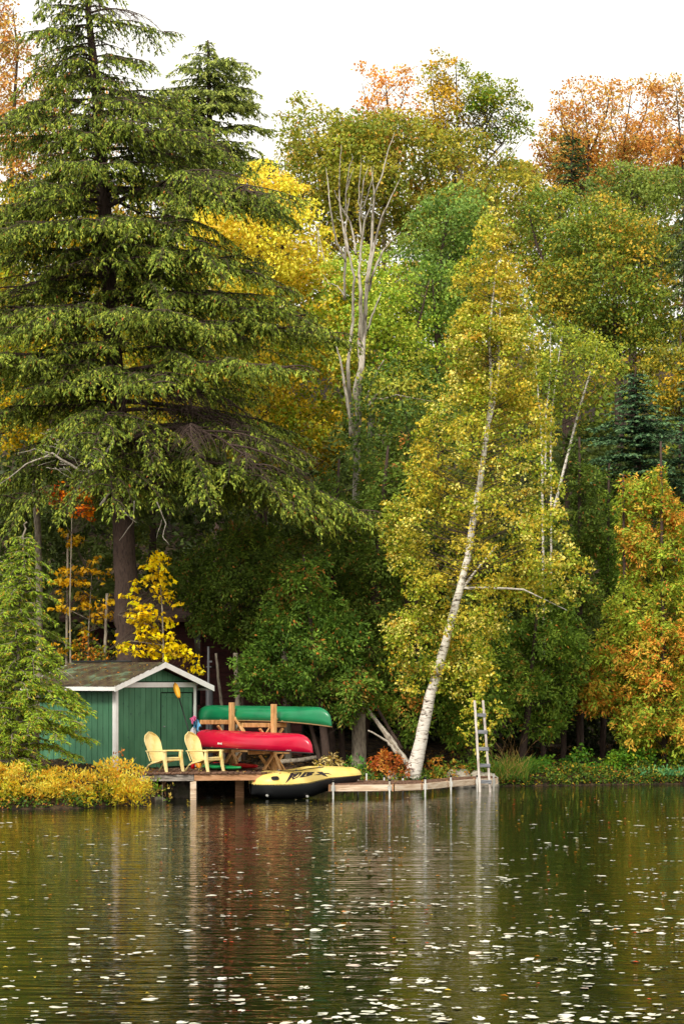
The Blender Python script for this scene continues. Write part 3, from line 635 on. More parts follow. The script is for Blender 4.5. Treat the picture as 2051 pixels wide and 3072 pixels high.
# ------------------------------------------------------------------ chairs
def chair(loc, rz, label):
    """built facing +X, lateral +-Y"""
    root = empty('garden_chair', loc, label, 'chair', 'yellow garden chairs on the deck', rz)
    def L_(name, mb_, bev=0.004):
        me = mb_.mesh(name, bev); o = bpy.data.objects.new(name, me); COL.objects.link(o); me.materials.append(M['chair']); o.parent = root; return o
    # backrest: fan of seven staves, rounded top
    mb = MB(); ns = 7
    zs = np.linspace(0.20, 0.97, 12)
    def halfw(z):
        if z < 0.72: return 0.21 + 0.075 * (z - 0.2) / 0.52
        q = (z - 0.72) / 0.25; return 0.285 * math.sqrt(max(0.0, 1 - q ** 2 * 0.93))
    for k in range(ns):
        f0 = -1 + 2 * k / ns + 0.02; f1 = -1 + 2 * (k + 1) / ns - 0.02
        vs = []
        for z in zs:
            hw = halfw(z); xb_ = -0.12 - (z - 0.2) * 0.40
            for f_ in (f0, f1):
                cx_ = xb_ + 0.05 * f_ * f_; vs.append((cx_, f_ * hw, z))
        for z in zs:
            hw = halfw(z); xb_ = -0.12 - (z - 0.2) * 0.40 - 0.014
            for f_ in (f0, f1): vs.append((xb_ + 0.05 * f_ * f_, f_ * hw, z))
        fs_ = []; m_ = len(zs) * 2
        for q in range(len(zs) - 1):
            a_ = 2 * q; fs_ += [(a_, a_ + 1, a_ + 3, a_ + 2), (m_ + a_, m_ + a_ + 2, m_ + a_ + 3, m_ + a_ + 1), (a_, a_ + 2, m_ + a_ + 2, m_ + a_), (a_ + 1, m_ + a_ + 1, m_ + a_ + 3, a_ + 3)]
        mb.add(vs, fs_)
    # thin web behind and rim
    vs = []; 
    for z in zs:
        hw = halfw(z) * 0.98; xb_ = -0.128 - (z - 0.2) * 0.40
        for f_ in (-1, -0.5, 0, 0.5, 1): vs.append((xb_ + 0.05 * f_ * f_, f_ * hw, z))
    mb.add(vs, [(5 * q + r_, 5 * q + r_ + 1, 5 * q + r_ + 6, 5 * q + r_ + 5) for q in range(len(zs) - 1) for r_ in range(4)])
    rim = [(-0.12 - (z - 0.2) * 0.40 + 0.05, halfw(z), z) for z in zs]
    rim = rim + [(-0.12 - (0.985 - 0.2) * 0.4 + .01, 0, 0.985)] + [(p[0], -p[1], p[2]) for p in rim[::-1]]
    mb.tube(rim, 0.014, 5)
    L_('backrest', mb, 0)
    mb = MB()       # seat, dips to the rear, five slats
    for k in range(5):
        y0 = -0.235 + k * 0.095; pr = [(-0.14, 0.235), (0.0, 0.245), (0.2, 0.30), (0.36, 0.365), (0.41, 0.35)]
        vs = [(x_, yy, z_ + dz) for dz in (0, -0.016) for (x_, z_) in pr for yy in (y0, y0 + 0.09)]
        m_ = len(pr) * 2; fs_ = []
        for q in range(len(pr) - 1):
            a_ = 2 * q; fs_ += [(a_, a_ + 1, a_ + 3, a_ + 2), (m_ + a_, m_ + a_ + 2, m_ + a_ + 3, m_ + a_ + 1), (a_, a_ + 2, m_ + a_ + 2, m_ + a_), (a_ + 1, m_ + a_ + 1, m_ + a_ + 3, a_ + 3)]
        fs_ += [(0, m_, m_ + 1, 1), (m_ - 2, m_ - 1, 2 * m_ - 1, 2 * m_ - 2)]
        mb.add(vs, fs_)
    L_('seat', mb, 0)
    mb = MB(); mb.box((0.40, 0, 0.315), (0.02, 0.52, 0.075)); L_('front_panel', mb)
    for s_ in (-1, 1):
        mb = MB(); mb.add([(-0.26, s_ * .27, .525), (.38, s_ * .26, .545), (.44, s_ * .27, .54), (.44, s_ * .35, .54), (.30, s_ * .36, .545), (-.26, s_ * .30, .525),
                           (-0.26, s_ * .27, .500), (.38, s_ * .26, .515), (.44, s_ * .27, .50), (.44, s_ * .35, .50), (.30, s_ * .36, .515), (-.26, s_ * .30, .500)],
                          [(0, 1, 2, 3, 4, 5), (6, 7, 8, 9, 10, 11)] + [(k, (k + 1) % 6, 6 + (k + 1) % 6, 6 + k) for k in range(6)])
        L_('armrest', mb)
        mb = MB()   # front leg, tapers and splays
        def quad(x0, x1, y, z, w2): return [(x0, y - w2, z), (x1, y - w2, z), (x1, y + w2, z), (x0, y + w2, z)]
        st = [quad(.36, .43, s_ * .30, .51, .03), quad(.35, .44, s_ * .30, .33, .035), quad(.40, .475, s_ * .305, .12, .028), quad(.435, .50, s_ * .31, 0.0, .024)]
        vs = sum(st, []); fs_ = [(0, 1, 2, 3), (12, 13, 14, 15)]
        for q in range(3):
            for k in range(4): fs_.append((4 * q + k, 4 * q + (k + 1) % 4, 4 * q + 4 + (k + 1) % 4, 4 * q + 4 + k))
        mb.add(vs, fs_); L_('leg', mb)
        mb = MB()   # rear leg sweeping back from the seat rail
        cv = [(.36, .335), (.15, .265), (-.05, .215), (-.17, .16), (-.26, .06), (-.30, 0.0)]; th_ = [.05, .045, .05, .05, .035, .03]
        vs = []
        for (x_, z_), t_ in zip(cv, th_):
            vs += [(x_ - t_ * .5, s_ * .27 - .022, z_ - t_ * .5 + .02), (x_ + t_ * .6, s_ * .27 - .022, z_ - t_ * .0 - .015), (x_ + t_ * .6, s_ * .27 + .022, z_ - t_ * .0 - .015), (x_ - t_ * .5, s_ * .27 + .022, z_ - t_ * .5 + .02)]
        for i_ in range(len(cv)):
            x_, z_ = cv[i_]; t_ = th_[i_]
            nx_, nz_ = (0, 1) if i_ < 2 else ((.5, .8) if i_ < 4 else (1, .15))
            for q, (sg_, yy) in enumerate(((-1, -.022), (1, -.022), (1, .022), (-1, .022))):
                vs[4 * i_ + q] = (x_ + sg_ * nx_ * t_ / 2, s_ * .27 + yy, max(0, z_ + sg_ * nz_ * t_ / 2))
        fs_ = [(0, 1, 2, 3), (20, 21, 22, 23)]
        for q in range(5):
            for k in range(4): fs_.append((4 * q + k, 4 * q + (k + 1) % 4, 4 * q + 4 + (k + 1) % 4, 4 * q + 4 + k))
        mb.add(vs, fs_); L_('leg', mb)
        mb = MB(); mb.beam((-0.22, s_ * .285, .50), (-.13, s_ * .265, .26), .03, .02); L_('arm_brace', mb)
    return root
chair((gx(483, 60.75), 60.75, ZD), R(-38), 'pale yellow adirondack style plastic chair standing in front of the shed door planks')
chair((gx(604, 60.9), 60.9, ZD), R(-36), 'pale yellow adirondack style plastic chair standing in front of the red canoe tip')

# ------------------------------------------------------------------ canoes (upside down)
def canoe(name, A_, B_, depth, beam_w, matn, gun, label, tipdrop, blunt, th=0.0):
    """A_,B_: gunwale tips (world). Hull lies keel up."""
    A_ = Vector(A_); B_ = Vector(B_); ax = (B_ - A_); L = ax.length; ax.normalize(); ay = UP.cross(ax).normalized(); az = ax.cross(ay)
    root = empty(name, tuple((A_ + B_) / 2), label, 'canoe', 'upturned canoes on the rack')
    n = 36; m = 16; vs = []; mid = (A_ + B_) / 2
    def gw(s): return beam_w / 2 * (1 - abs(s) ** 2.4) ** 0.9 + 0.012
    def sheer(s): return tipdrop * abs(s) ** 3.0      # tips reach further down (keel up)
    def keelz(s):
        q = max(0.0, (abs(s) - (1 - blunt)) / blunt); return depth * math.sqrt(max(0, 1 - q ** 2.2)) if q < 1 else 0
    ring = []
    for i in range(n + 1):
        s = -1 + 2 * i / n; s = math.copysign(1 - (1 - abs(s)) ** 1.25, s) if abs(s) < 1 else s
        for k in range(m + 1):
            q = -1 + 2 * k / m; hw = gw(s); top = keelz(s) ; bot = -sheer(s)
            yy = hw * math.copysign(abs(math.sin(q * math.pi / 2)) ** (0.8), q)
            cz = (abs(math.cos(q * math.pi / 2))) ** (0.62)
            zz = bot + (top - bot) * cz
            vs.append(mid + ax * (s * L / 2) + ay * yy + az * zz)
    fs_ = [(i * (m + 1) + k, (i + 1) * (m + 1) + k, (i + 1) * (m + 1) + k + 1, i * (m + 1) + k + 1) for i in range(n) for k in range(m)]
    mb = MB(); mb.add(vs, fs_, True); o = mb.build('hull', M[matn], root)
    mod = o.modifiers.new('shell', 'SOLIDIFY'); mod.thickness = 0.012
    for sg in (0, m):
        mb = MB(); mb.tube([vs[i * (m + 1) + sg] for i in range(n + 1)], 0.016, 6); mb.build('gunwale', M[gun], root)
    for s in (-0.45, 0.45, 0.0):
        mb = MB(); c_ = mid + ax * s * L / 2; mb.beam(c_ - ay * gw(s) + az * .01, c_ + ay * gw(s) + az * .01, .07, .02); mb.build('thwart', M['new_wood'], root)
    mb = MB(); mb.tube([mid + ax * (s_ * L / 2) + az * (keelz(s_) + .004) for s_ in np.linspace(-.93, .93, 24)], .009, 5); mb.build('keel', M[matn], root)
    return root, (lambda s, q: (mid, ax, ay, az, L, gw(s), keelz(s), -sheer(s)))
gA = px(588, 2166, 64.1); gB = px(994, 2181, 60.5)
gcan, _ = canoe('canoe', gA + np.array([0, 0, .07]), gB + np.array([0, 0, .12]), 0.36, 0.85, 'canoe_green', 'gunwale_brown', 'scuffed green canoe lying upside down on the upper arms of the rack', 0.12, 0.22)
rA = px(577, 2238, 62.7); rB = px(938, 2257, 59.2)
rcan, rf = canoe('canoe', rA, rB, 0.42, 0.88, 'canoe_red', 'gunwale_black', 'glossy red canoe lying upside down on the lower arms of the rack', 0.03, 0.24)
# small white lettering on red hull (illegible script): built as thin raised marks
mid = Vector((rA + rB) / 2); ax = Vector(rB - rA); Lr = ax.length; ax.normalize(); ay = UP.cross(ax).normalized(); az = ax.cross(ay)
def redsurf(s, hz):
    hw = 0.44 * (1 - abs(s) ** 2.4) ** 0.9 + .012
    q = math.acos(min(1, (hz / 0.42) ** (1 / .62))) / (math.pi / 2)
    yy = hw * (math.sin(q * math.pi / 2)) ** .8
    return mid + ax * (s * Lr / 2) - ay * (yy + .016) + az * hz
def marks(s0, hz, n_, w_, h_, nm):
    mb = MB()
    for k in range(n_):
        s = s0 + k * w_ * 1.5 / (Lr / 2); c_ = redsurf(s, hz + random.uniform(-.006, .006))
        mb.beam(c_ - ax * w_ * .35 - az * h_ * random.uniform(.3, .5), c_ + ax * w_ * .35 + az * h_ * random.uniform(.3, .5), .004, h_ * .35, tuple(az))
        if k % 2: mb.beam(c_ - ax * w_ * .5 - az * h_ * .3, c_ + ax * w_ * .4 - az * h_ * .35, .004, h_ * .3, tuple(az))
    mb.build(nm, M['white_print'], rcan)
marks(-0.33, 0.12, 6, .022, .05, 'logo'); marks(0.72, 0.03, 6, .016, .022, 'logo')

# ------------------------------------------------------------------ rack
dC = Vector((rB[0] - rA[0], rB[1] - rA[1], 0)).normalized(); nC = Vector((dC.y, -dC.x, 0)); nC = nC if nC.y < 0 else -nC
P1 = Vector((gx(695, 62.35), 62.35, ZD)); P2 = Vector((gx(821, 61.1), 61.1, ZD))
rack = empty('canoe_rack', tuple((P1 + P2) / 2), 'timber rack of two braced posts with arms holding the green and red canoes', 'rack')
for pi, (P0, pt) in enumerate(((P1, 2108), (P2, 2113))):
    ztop = CAMH + (HOR - pt) * P0.y / F
    mb = MB(); mb.box((P0.x, P0.y, (ZD + ztop) / 2), (.115, .115, ztop - ZD), dC, nC); mb.build('post', M['new_wood'], rack, .006)
    zu = CAMH + (HOR - (2168 if pi == 0 else 2177)) * P0.y / F
    for (zz, ln, bk) in ((zu, 0.95, 0.5), (1.14, 0.75, 0.6)):
        o = dC * 0.10
        mb = MB(); mb.beam(P0 + o * -1 - nC * bk + UP * (zz - ZD), P0 + o * -1 + nC * ln + UP * (zz - ZD + (0.02 if zz == zu else 0)), .045, .11); mb.build('arm', M['new_wood'], rack, .005)
        for s_ in (1, -1):
            mb = MB(); mb.beam(P0 - o + nC * .38 * s_ + UP * (zz - ZD - .08), P0 - o + UP * (zz - ZD - .50), .045, .085, tuple(dC)); mb.build('brace', M['new_wood'], rack, .004)
    # long diagonal towards the other post
    q = 1 if pi == 0 else -1
    mb = MB(); mb.beam(P0 + UP * (ztop - ZD - .36) - nC * .09, P0 + dC * q * .62 + UP * (ztop - ZD - 1.0) - nC * .09, .05, .085, tuple(nC)); mb.build('brace', M['new_wood'], rack, .004)
    for s_ in (1, -1):
        mb = MB(); mb.beam(P0 + nC * .34 * s_ + UP * .02, P0 + UP * .40 + nC * .03 * s_, .045, .09, tuple(dC)); mb.build('foot', M['new_wood'], rack, .004)
        mb = MB(); mb.beam(P0 + dC * .26 * s_ + UP * .02, P0 + UP * .36 + dC * .05 * s_, .045, .09, tuple(nC)); mb.build('foot', M['new_wood'], rack, .004)
mb = MB(); mb.beam(P1 + UP * .62 - nC * .1, P2 + UP * .62 - nC * .1, .045, .1); mb.build('rail', M['new_wood'], rack, .004)

# ------------------------------------------------------------------ paddles, pole, towels, boats on deck
def blade(c_, axis, nrm, L, W, matn, name, parent):
    axis = Vector(axis).normalized(); nrm = Vector(nrm).normalized(); sd_ = axis.cross(nrm).normalized(); nrm = sd_.cross(axis)
    vs = []; n = 9
    for k in range(n + 1):
        s = k / n; wv = W / 2 * (math.sin(math.pi * min(1, s * .93 + .07)) ** 0.55) * (0.75 + .35 * s) + .006
        for (a_, off) in ((-1, 0), (0, .018), (1, 0), (1, -.004), (0, -.008), (-1, -.004)):
            vs.append(Vector(c_) + axis * (L * s) + sd_ * (a_ * wv) + nrm * (off + .02 * s * s))
    fs_ = [(6 * i_ + k, 6 * i_ + (k + 1) % 6, 6 * i_ + 6 + (k + 1) % 6, 6 * i_ + 6 + k) for i_ in range(n) for k in range(6)] + [tuple(range(6)), tuple(6 * n + k for k in range(6))]
    mb = MB(); mb.add(vs, fs_, True); return mb.build(name, M[matn], parent)
pt_ = Vector(px(524, 2049, 62.95)); pb = Vector(px(599, 2307, 62.1)); axp = (pb - pt_).normalized()
pad = empty('kayak_paddle', tuple(pb), 'kayak paddle with yellow blades and black shaft leaning on the shed door', 'paddle')
j1 = pt_ + axp * .44; j2 = pb - axp * .44
mb = MB(); mb.tube([j1 - axp * .1, j2 + axp * .1], .017, 8); mb.build('shaft', M['black'], pad)
blade(j1, -axp, (0, -1, .1), .44, .15, 'yellow_blade', 'blade', pad); blade(j2, axp, (0, -1, -.1), .44, .17, 'orange_blade', 'blade', pad)
mb = MB(); a_ = Vector(px(590, 2060, 62.5)); b_ = Vector(px(589, 2304, 62.3)); mb.tube([a_, b_], .014, 8); o1 = empty('boat_pole', tuple(b_), 'slim dark pole standing upright between the shed corner and the canoes', 'pole')
mb.build('shaft', M['black'], o1); mb = MB(); mb.tube([a_ + UP * .0, a_ + UP * .07], .022, 8); mb.build('grip', M['rope'], o1)
# towels
tw = empty('towel_bundle', tuple(px(586, 2200, 63.2)), 'bundle of pink, blue and white towels hanging at the shed corner', 'towels')
def blob(c_, r, matn, nm, parent, seed, sq=(1, 1, 1), n=3, amp=.18):
    bm = bmesh.new(); bmesh.ops.create_icosphere(bm, subdivisions=n, radius=1)
    from mathutils import noise
    for v in bm.verts:
        nn = noise.noise(v.co * 1.6 + Vector((seed, 0, 0))) * amp * 2 + noise.noise(v.co * 4 + Vector((seed, 3, 0))) * amp
        v.co = v.co * (1 + nn); v.co = Vector((v.co.x * sq[0] * r, v.co.y * sq[1] * r, v.co.z * sq[2] * r)) + Vector(c_)
    me = bpy.data.meshes.new(nm); bm.to_mesh(me); bm.free(); me.polygons.foreach_set('use_smooth', [True] * len(me.polygons))
    return link(nm, me, M[matn], parent)
def drape(xc, yt, yb, Y_, wt, wb, matn, seed):
    r_ = random.Random(seed); n, m = 18, 12; vs = []; p1, p2 = r_.uniform(0, 6), r_.uniform(0, 6)
    top = px(xc, yt, Y_); bot = px(xc, yb, Y_)
    for j in range(m + 1):
        f = j / m; wd_ = wt + (wb - wt) * f ** .7
        for i in range(n + 1):
            u = i / n - .5; fold = math.sin(u * 17 + p1 + f * .8) * .028 + math.sin(u * 9 + p2 - f) * .02
            hem = (0.05 * math.sin(u * 7 + p2) + .03 * math.sin(u * 13 + p1)) * f
            vs.append((top[0] + u * wd_ + .02 * math.sin(f * 5 + p1), Y_ - .05 + fold * (.4 + f) - .05 * math.cos(u * 3), top[2] + (bot[2] - top[2]) * f + hem - .05 * (2 * u) ** 2 * (1 - f)))
    mb = MB(); mb.add(vs, [(j * (n + 1) + i, j * (n + 1) + i + 1, (j + 1) * (n + 1) + i + 1, (j + 1) * (n + 1) + i) for j in range(m) for i in range(n)], True)
    o = mb.build('towel', M[matn], tw); md = o.modifiers.new('thick', 'SOLIDIFY'); md.thickness = .012
drape(587, 2172, 2202, 63.25, .14, .26, 'white_cloth', 3); drape(590, 2157, 2186, 63.12, .12, .20, 'blue', 5); drape(581, 2147, 2166, 63.0, .08, .15, 'pink', 8)
def low_boat(A_, B_, w_, h_, matn, label, name='kayak'):
    A_ = Vector(A_); B_ = Vector(B_); ax = (B_ - A_); L = ax.length; ax.normalize(); ay = UP.cross(ax).normalized(); c_ = (A_ + B_) / 2
    root = empty(name, tuple(c_), label, 'kayak'); vs = []; n = 20; m = 10
    for i in range(n + 1):
        s = -1 + 2 * i / n; hw = w_ / 2 * (1 - abs(s) ** 2.2) ** .8 + .01; hh = h_ * (1 - .55 * abs(s) ** 2)
        for k in range(m):
            q = 2 * math.pi * k / m; vs.append(c_ + ax * (s * L / 2) + ay * (hw * math.cos(q)) + UP * (hh * .5 + hh * .5 * math.sin(q) + .01 + .06 * abs(s) ** 3))
    fs_ = [(m * i + k, m * i + (k + 1) % m, m * i + m + (k + 1) % m, m * i + m + k) for i in range(n) for k in range(m)] + [tuple(range(m)), tuple(n * m + k for k in range(m))]
    mb = MB(); mb.add(vs, fs_, True); mb.build('hull', M[matn], root)
    pts = [c_ + ax * (math.cos(q) * .38) + ay * (math.sin(q) * w_ * .27) + UP * (h_ + .022) for q in np.linspace(0, 2 * math.pi, 17)]
    mb = MB(); mb.tube(pts, .02, 5); mb.build('cockpit_rim', M['black'], root)
    return root
low_boat((gx(600, 62.6), 62.6, ZD), (gx(722, 60.75), 60.75, ZD), .55, .13, 'green_hull', 'green kayak lying flat on the deck behind the yellow chair')
low_boat((gx(640, 63.6), 63.6, ZD), (gx(772, 61.6), 61.6, ZD), .5, .15, 'red', 'red kayak lying flat on the deck under the red canoe')
mb = MB(); cc_ = Vector(px(578.5, 2298, 62.6)); cc_.z = ZD + .095; mb.tube([cc_ - UP * .095, cc_ + UP * .06, cc_ + UP * .08], [.055, .055, .03], 12)
cn = empty('fuel_can', (cc_.x, cc_.y, ZD), 'small red can on the deck at the foot of the shed corner', 'can')
mb.build('body', M['red'], cn); mb = MB(); mb.tube([cc_ + UP * .08, cc_ + UP * .105], .018, 8); mb.build('cap', M['black'], cn)

# ------------------------------------------------------------------ inflatable boat
dg = empty('inflatable_boat', (gx(900, 60.4), 60.4, 0.1), 'yellow and black inflatable boat with flame print nosed against the dock', 'inflatable boat')
DA = Vector((gx(752, 60.0), 60.15, 0.0)); DB = Vector((gx(1072, 61.6), 61.7, 0.0)); DL = (DB - DA).length; dax = (DB - DA).normalized(); day = UP.cross(dax).normalized(); dmid = (DA + DB) / 2
WB = 0.72       # half width
def dcentre(s):      # seam height along the boat
    return np.interp(s, [-1, -.5, -.2, .2, .6, 1], [.37, .38, .41, .52, .55, .57])
def dtop(s): return np.interp(s, [-1, -.85, -.6, 0, .5, .8, 1], [.12, .26, .31, .27, .22, .19, .10])
def dbot(s): return np.interp(s, [-1, -.7, 0, .4, .8, 1], [.26, .38, .42, .33, .20, .10])
def dsurf(s, th_, off=0.0):
    """s -1..1 along, th 0 = seam facing the lake, 90 = top of tube"""
    pw_ = max(0.0, 1 - abs(s) ** 4.5) ** 0.5
    if s < 0: pw_ = max(0.0, 1 - abs(s) ** 3.2) ** 0.5
    cen = max(WB * pw_, 0.03)
    hz = dtop(s) if th_ >= 0 else dbot(s)
    tr = min(0.36, cen)       # tube radius in plan
    y_ = cen - tr + (tr + off) * math.cos(th_); z_ = dcentre(s) + (hz + off) * math.sin(th_)
    if th_ < 0: y_ = cen - tr + (tr + off) * math.cos(th_) ** 0.7
    return dmid + dax * (s * DL / 2) - day * y_ + UP * z_
def dsurf2(s, th_):  # far side
    p = dsurf(s, th_); q = p - (dmid + dax * (s * DL / 2)); lat = q.dot(day); return p - day * (2 * lat)
n = 48; sv = [math.sin(math.pi / 2 * (-1 + 2 * i / n)) for i in range(n + 1)]
def shell(t0, t1, m, nm, matn):
    mb = MB(); ring = []
    ths = [t0 + (t1 - t0) * k / m for k in range(m + 1)]
    for fn in (dsurf, dsurf2):
        vs = [fn(s, th_) for s in sv for th_ in ths]
        mb.add(vs, [(i * (m + 1) + k, (i + 1) * (m + 1) + k, (i + 1) * (m + 1) + k + 1, i * (m + 1) + k + 1) for i in range(n) for k in range(m)], True)
    return mb.build(nm, M[matn], dg)
shell(0.0, R(150), 12, 'upper_tube', 'dinghy_yellow'); shell(R(-90), 0.0, 10, 'hull', 'dinghy_black')
mb = MB(); fl_ = [(dmid + dax * (s * DL / 2) + day * (q * WB * .75 * max(.05, 1 - abs(s) ** 3) ** .5) + UP * (dcentre(s) + .12)) for s in np.linspace(-.9, .9, 13) for q in (-1, 1)]
mb.add(fl_, [(2 * i, 2 * i + 1, 2 * i + 3, 2 * i + 2) for i in range(12)]); mb.build('floor', M['dinghy_black'], dg)
mb = MB()   # scalloped seam
for i in range(96):
    s0 = -0.995 + 1.99 * i / 96; s1 = s0 + 1.99 / 96 * .55; sm = (s0 + s1) / 2
    mb.add([dsurf(s0, R(2), .006), dsurf(s1, R(2), .006), dsurf(sm, R(-5.5), .010)], [(0, 1, 2)])
mb.tube([dsurf(s, 0.0, .004) for s in np.linspace(-.998, .998, 60)], .008, 5); mb.build('seam', M['dinghy_yellow'], dg)
# lettering: polygons in (along metres a, up fraction v) with v 0..1 from seam to top; a measured from picture x
def DPX(x_, y_):   # picture px on boat -> (s, theta)
    # pixel to along-parameter
    best = None
    s = ((x_ - 752) / (1072 - 752)) * 2 - 1
    for it in range(24):
        lo_, hi_ = R(-2), R(76)
        for _ in range(22):
            tm = (lo_ + hi_) / 2; p = dsurf(s, tm); yy = HOR - (p.z - CAMH) * F / p.y
            if yy > y_: lo_ = tm
            else: hi_ = tm
        p = dsurf(s, tm); xx = CX + p.x * F / p.y
        s += (x_ - xx) / 160 * .6; s = max(-.995, min(.995, s))
    return s, tm
def decal(polys, nm, matn, off=.006):
    mb = MB()
    for poly in polys:
        bm = bmesh.new(); dp = []
        for i in range(len(poly)):
            a_ = np.array(poly[i]); b_ = np.array(poly[(i + 1) % len(poly)]); kk = max(1, int(np.linalg.norm(b_ - a_) / 3))
            dp += [a_ + (b_ - a_) * j / kk for j in range(kk)]
        vv = [bm.verts.new((p[0], p[1], 0)) for p in dp]; f = bm.faces.new(vv); bmesh.ops.triangulate(bm, faces=[f], ngon_method='BEAUTY')
        bm.verts.ensure_lookup_table(); bm.verts.index_update()
        pts = []
        for v in bm.verts:
            s, th_ = DPX(v.co.x, v.co.y); pts.append(dsurf(s, th_, off))
        mb.add(pts, [tuple(v.index for v in f.verts) for f in bm.faces]); bm.free()
    return mb.build(nm, M[matn], dg)
Z = lambda L_: [(740 + x / 4.356, 2280 + y / 4.356) for x, y in L_]
Z0_ = Z; Z = lambda L_: [(x, 2350 - (2347 - y) * .84) for x, y in Z0_(L_)]
decal([Z([(505, 292), (575, 135), (615, 135), (590, 200), (545, 255)]), Z([(575, 135), (720, 122), (705, 165), (665, 205), (600, 238), (590, 215), (640, 190), (672, 158), (675, 143), (612, 152)])], 'letter', 'print_black')
decal([Z([(755, 125), (795, 125), (740, 190), (685, 208)]), Z([(790, 122), (885, 120), (870, 140), (830, 152), (778, 158), (785, 147), (825, 142), (835, 134), (788, 137)]), Z([(775, 155), (862, 148), (850, 168), (800, 185), (700, 206), (740, 187), (795, 173), (815, 162)])], 'letter', 'print_black')
decal([Z([(910, 120), (985, 118), (1062, 196), (1000, 175)]), Z([(1112, 160), (1060, 135), (985, 138), (940, 150), (868, 168), (930, 168), (1000, 156), (1050, 148)])], 'letter', 'print_black')
Z = Z0_
decal([Z([(302, 150), (235, 162), (200, 178), (212, 198), (170, 208), (168, 195), (140, 225), (108, 290), (120, 235), (95, 270), (84, 300), (78, 285), (90, 240), (130, 200), (160, 172), (230, 152)]), Z([(418, 178), (440, 170), (452, 176), (425, 184)])], 'flame_print', 'print_red', .005)
mb = MB(); s, th_ = DPX(824.5, 2336); p = dsurf(s, th_, .012)
ax1 = (dsurf(s + .02, th_, .012) - dsurf(s - .02, th_, .012)).normalized(); ay1 = (dsurf(s, th_ + .1, .012) - p).normalized(); an = ax1.cross(ay1)
ring = [p + ax1 * (.085 * math.copysign(abs(math.cos(q)) ** .6, math.cos(q))) + ay1 * (.045 * math.copysign(abs(math.sin(q)) ** .6, math.sin(q))) for q in np.linspace(0, 2 * math.pi, 17)]
mb.tube(ring, .014, 6); mb.add(ring[:-1], [tuple(range(16))]); mb.tube([p - ax1 * .055, p + an * .0 + ax1 * .055], .014, 6); mb.build('handle', M['black'], dg)
for (xx, yy) in ((777, 2373), (881, 2371)):
    s = ((xx - 752) / 320) * 2 - 1; p = dsurf(s, R(-55), .02); mb = MB(); mb.tube([p, p - day * .05], [.03, .03], 10); mb.build('valve', M['pipe'], dg)
s_pts = [dsurf(s, R(88 - 14 * abs(math.sin((s + .7) * 5.2))), .02) for s in np.linspace(-.62, .18, 26)]
mb = MB(); mb.tube(s_pts, .011, 5); mb.build('grab_rope', M['rope'], dg)
for s in (-.6, -.3, .12):
    p = dsurf(s, R(84), .02); mb = MB(); mb.box(p, (.05, .04, .03)); mb.build('rope_anchor', M['pipe'], dg)

# ------------------------------------------------------------------ dock
ZK = 0.37
fr = [(990, 60.2), (1182, 60.4), (1265, 61.0), (1340, 62.5), (1422, 63.9), (1490, 64.4)]
FR = [Vector((gx(x_, Y_), Y_, 0)) for x_, Y_ in fr]
BK = [Vector((gx(1000, 62.3), 62.3, 0)), Vector((gx(1190, 62.4), 62.4, 0)), Vector((gx(1268, 62.5), 62.5, 0)), Vector((gx(1318, 63.6), 63.6, 0)), Vector((gx(1392, 64.9), 64.9, 0)), Vector((gx(1470, 65.4), 65.4, 0))]
dock = empty('dock', tuple(FR[0]), 'bent pale plank dock on thin white pipes beside the birch and ladder', 'dock')
for i in range(5):
    a0, a1, b0, b1 = FR[i], FR[i + 1], BK[i], BK[i + 1]; nb_ = int(((b0 - a0).length + (b1 - a1).length) / 2 / 0.145)
    for k in range(nb_):
        f0 = k / nb_ + .004; f1 = (k + 1) / nb_ - .006; e0 = (a1 - a0).normalized() * .004
        q = [a0.lerp(b0, f0) + e0, a1.lerp(b1, f0) - e0, a1.lerp(b1, f1) - e0, a0.lerp(b0, f1) + e0]
        m = MB(); zt = ZK + random.uniform(-.003, .003)
        m.add([p + UP * (zt - .03) for p in q] + [p + UP * zt for p in q], [(0, 1, 2, 3), (4, 5, 6, 7), (0, 1, 5, 4), (1, 2, 6, 5), (2, 3, 7, 6), (3, 0, 4, 7)])
        m.build('plank', M['deck_wood'], dock, .003)
    d_ = (a1 - a0).normalized(); nn = Vector((d_.y, -d_.x, 0))
    m = MB(); m.beam(a0 + nn * .022 + d_ * .012 + UP * (ZK - .105), a1 + nn * .022 - d_ * (.06 if i < 4 else 0) + UP * (ZK - .105), .04, .16); m.build('beam', M['pale_wood'], dock, .004)
    if i < 4:
        m = MB(); m.beam(a1 + nn * .012 - d_ * .04 + UP * (ZK - .19), a1 + nn * .012 - d_ * .04 + UP * (ZK - .01), .035, .05, tuple(nn)); m.build('cleat', M['tan_wood'], dock)
m = MB(); m.beam(FR[0] - UP * -(ZK - .105) + Vector((-.02, 0, 0)), BK[0] + UP * (ZK - .105) + Vector((-.02, 0, 0)), .04, .16); m.build('beam', M['tan_wood'], dock)
def pipe(xp, Y_, ztop, cap=True):
    x_ = gx(xp, Y_); pr_ = MB(); pr_.tube([(x_, Y_, -.8), (x_, Y_, ztop)], .024, 8); o = pr_.build('pipe', M['pipe'], dock)
    if cap: c_ = MB(); c_.tube([(x_, Y_, ztop - .002), (x_, Y_, ztop + .045)], .031, 8); c_.build('cap', M['black'], o)
    m_ = MB(); m_.box((x_, Y_ + .02, ZK - .105), (.09, .05, .12)); m_.build('bracket', M['pipe'], o)
for xp, Y_, zt, cp in ((999, 60.13, .42, 1), (1168, 60.33, .44, 1), (1275, 60.95, .46, 1), (1352, 62.55, .45, 1), (1431, 63.85, .40, 1), (1480, 64.25, .47, 0), (1073, 62.35, .44, 1), (1099, 62.9, .53, 0), (1152, 62.45, .45, 1), (1208, 62.5, .43, 1)):
    pipe(xp, Y_, zt, cp)

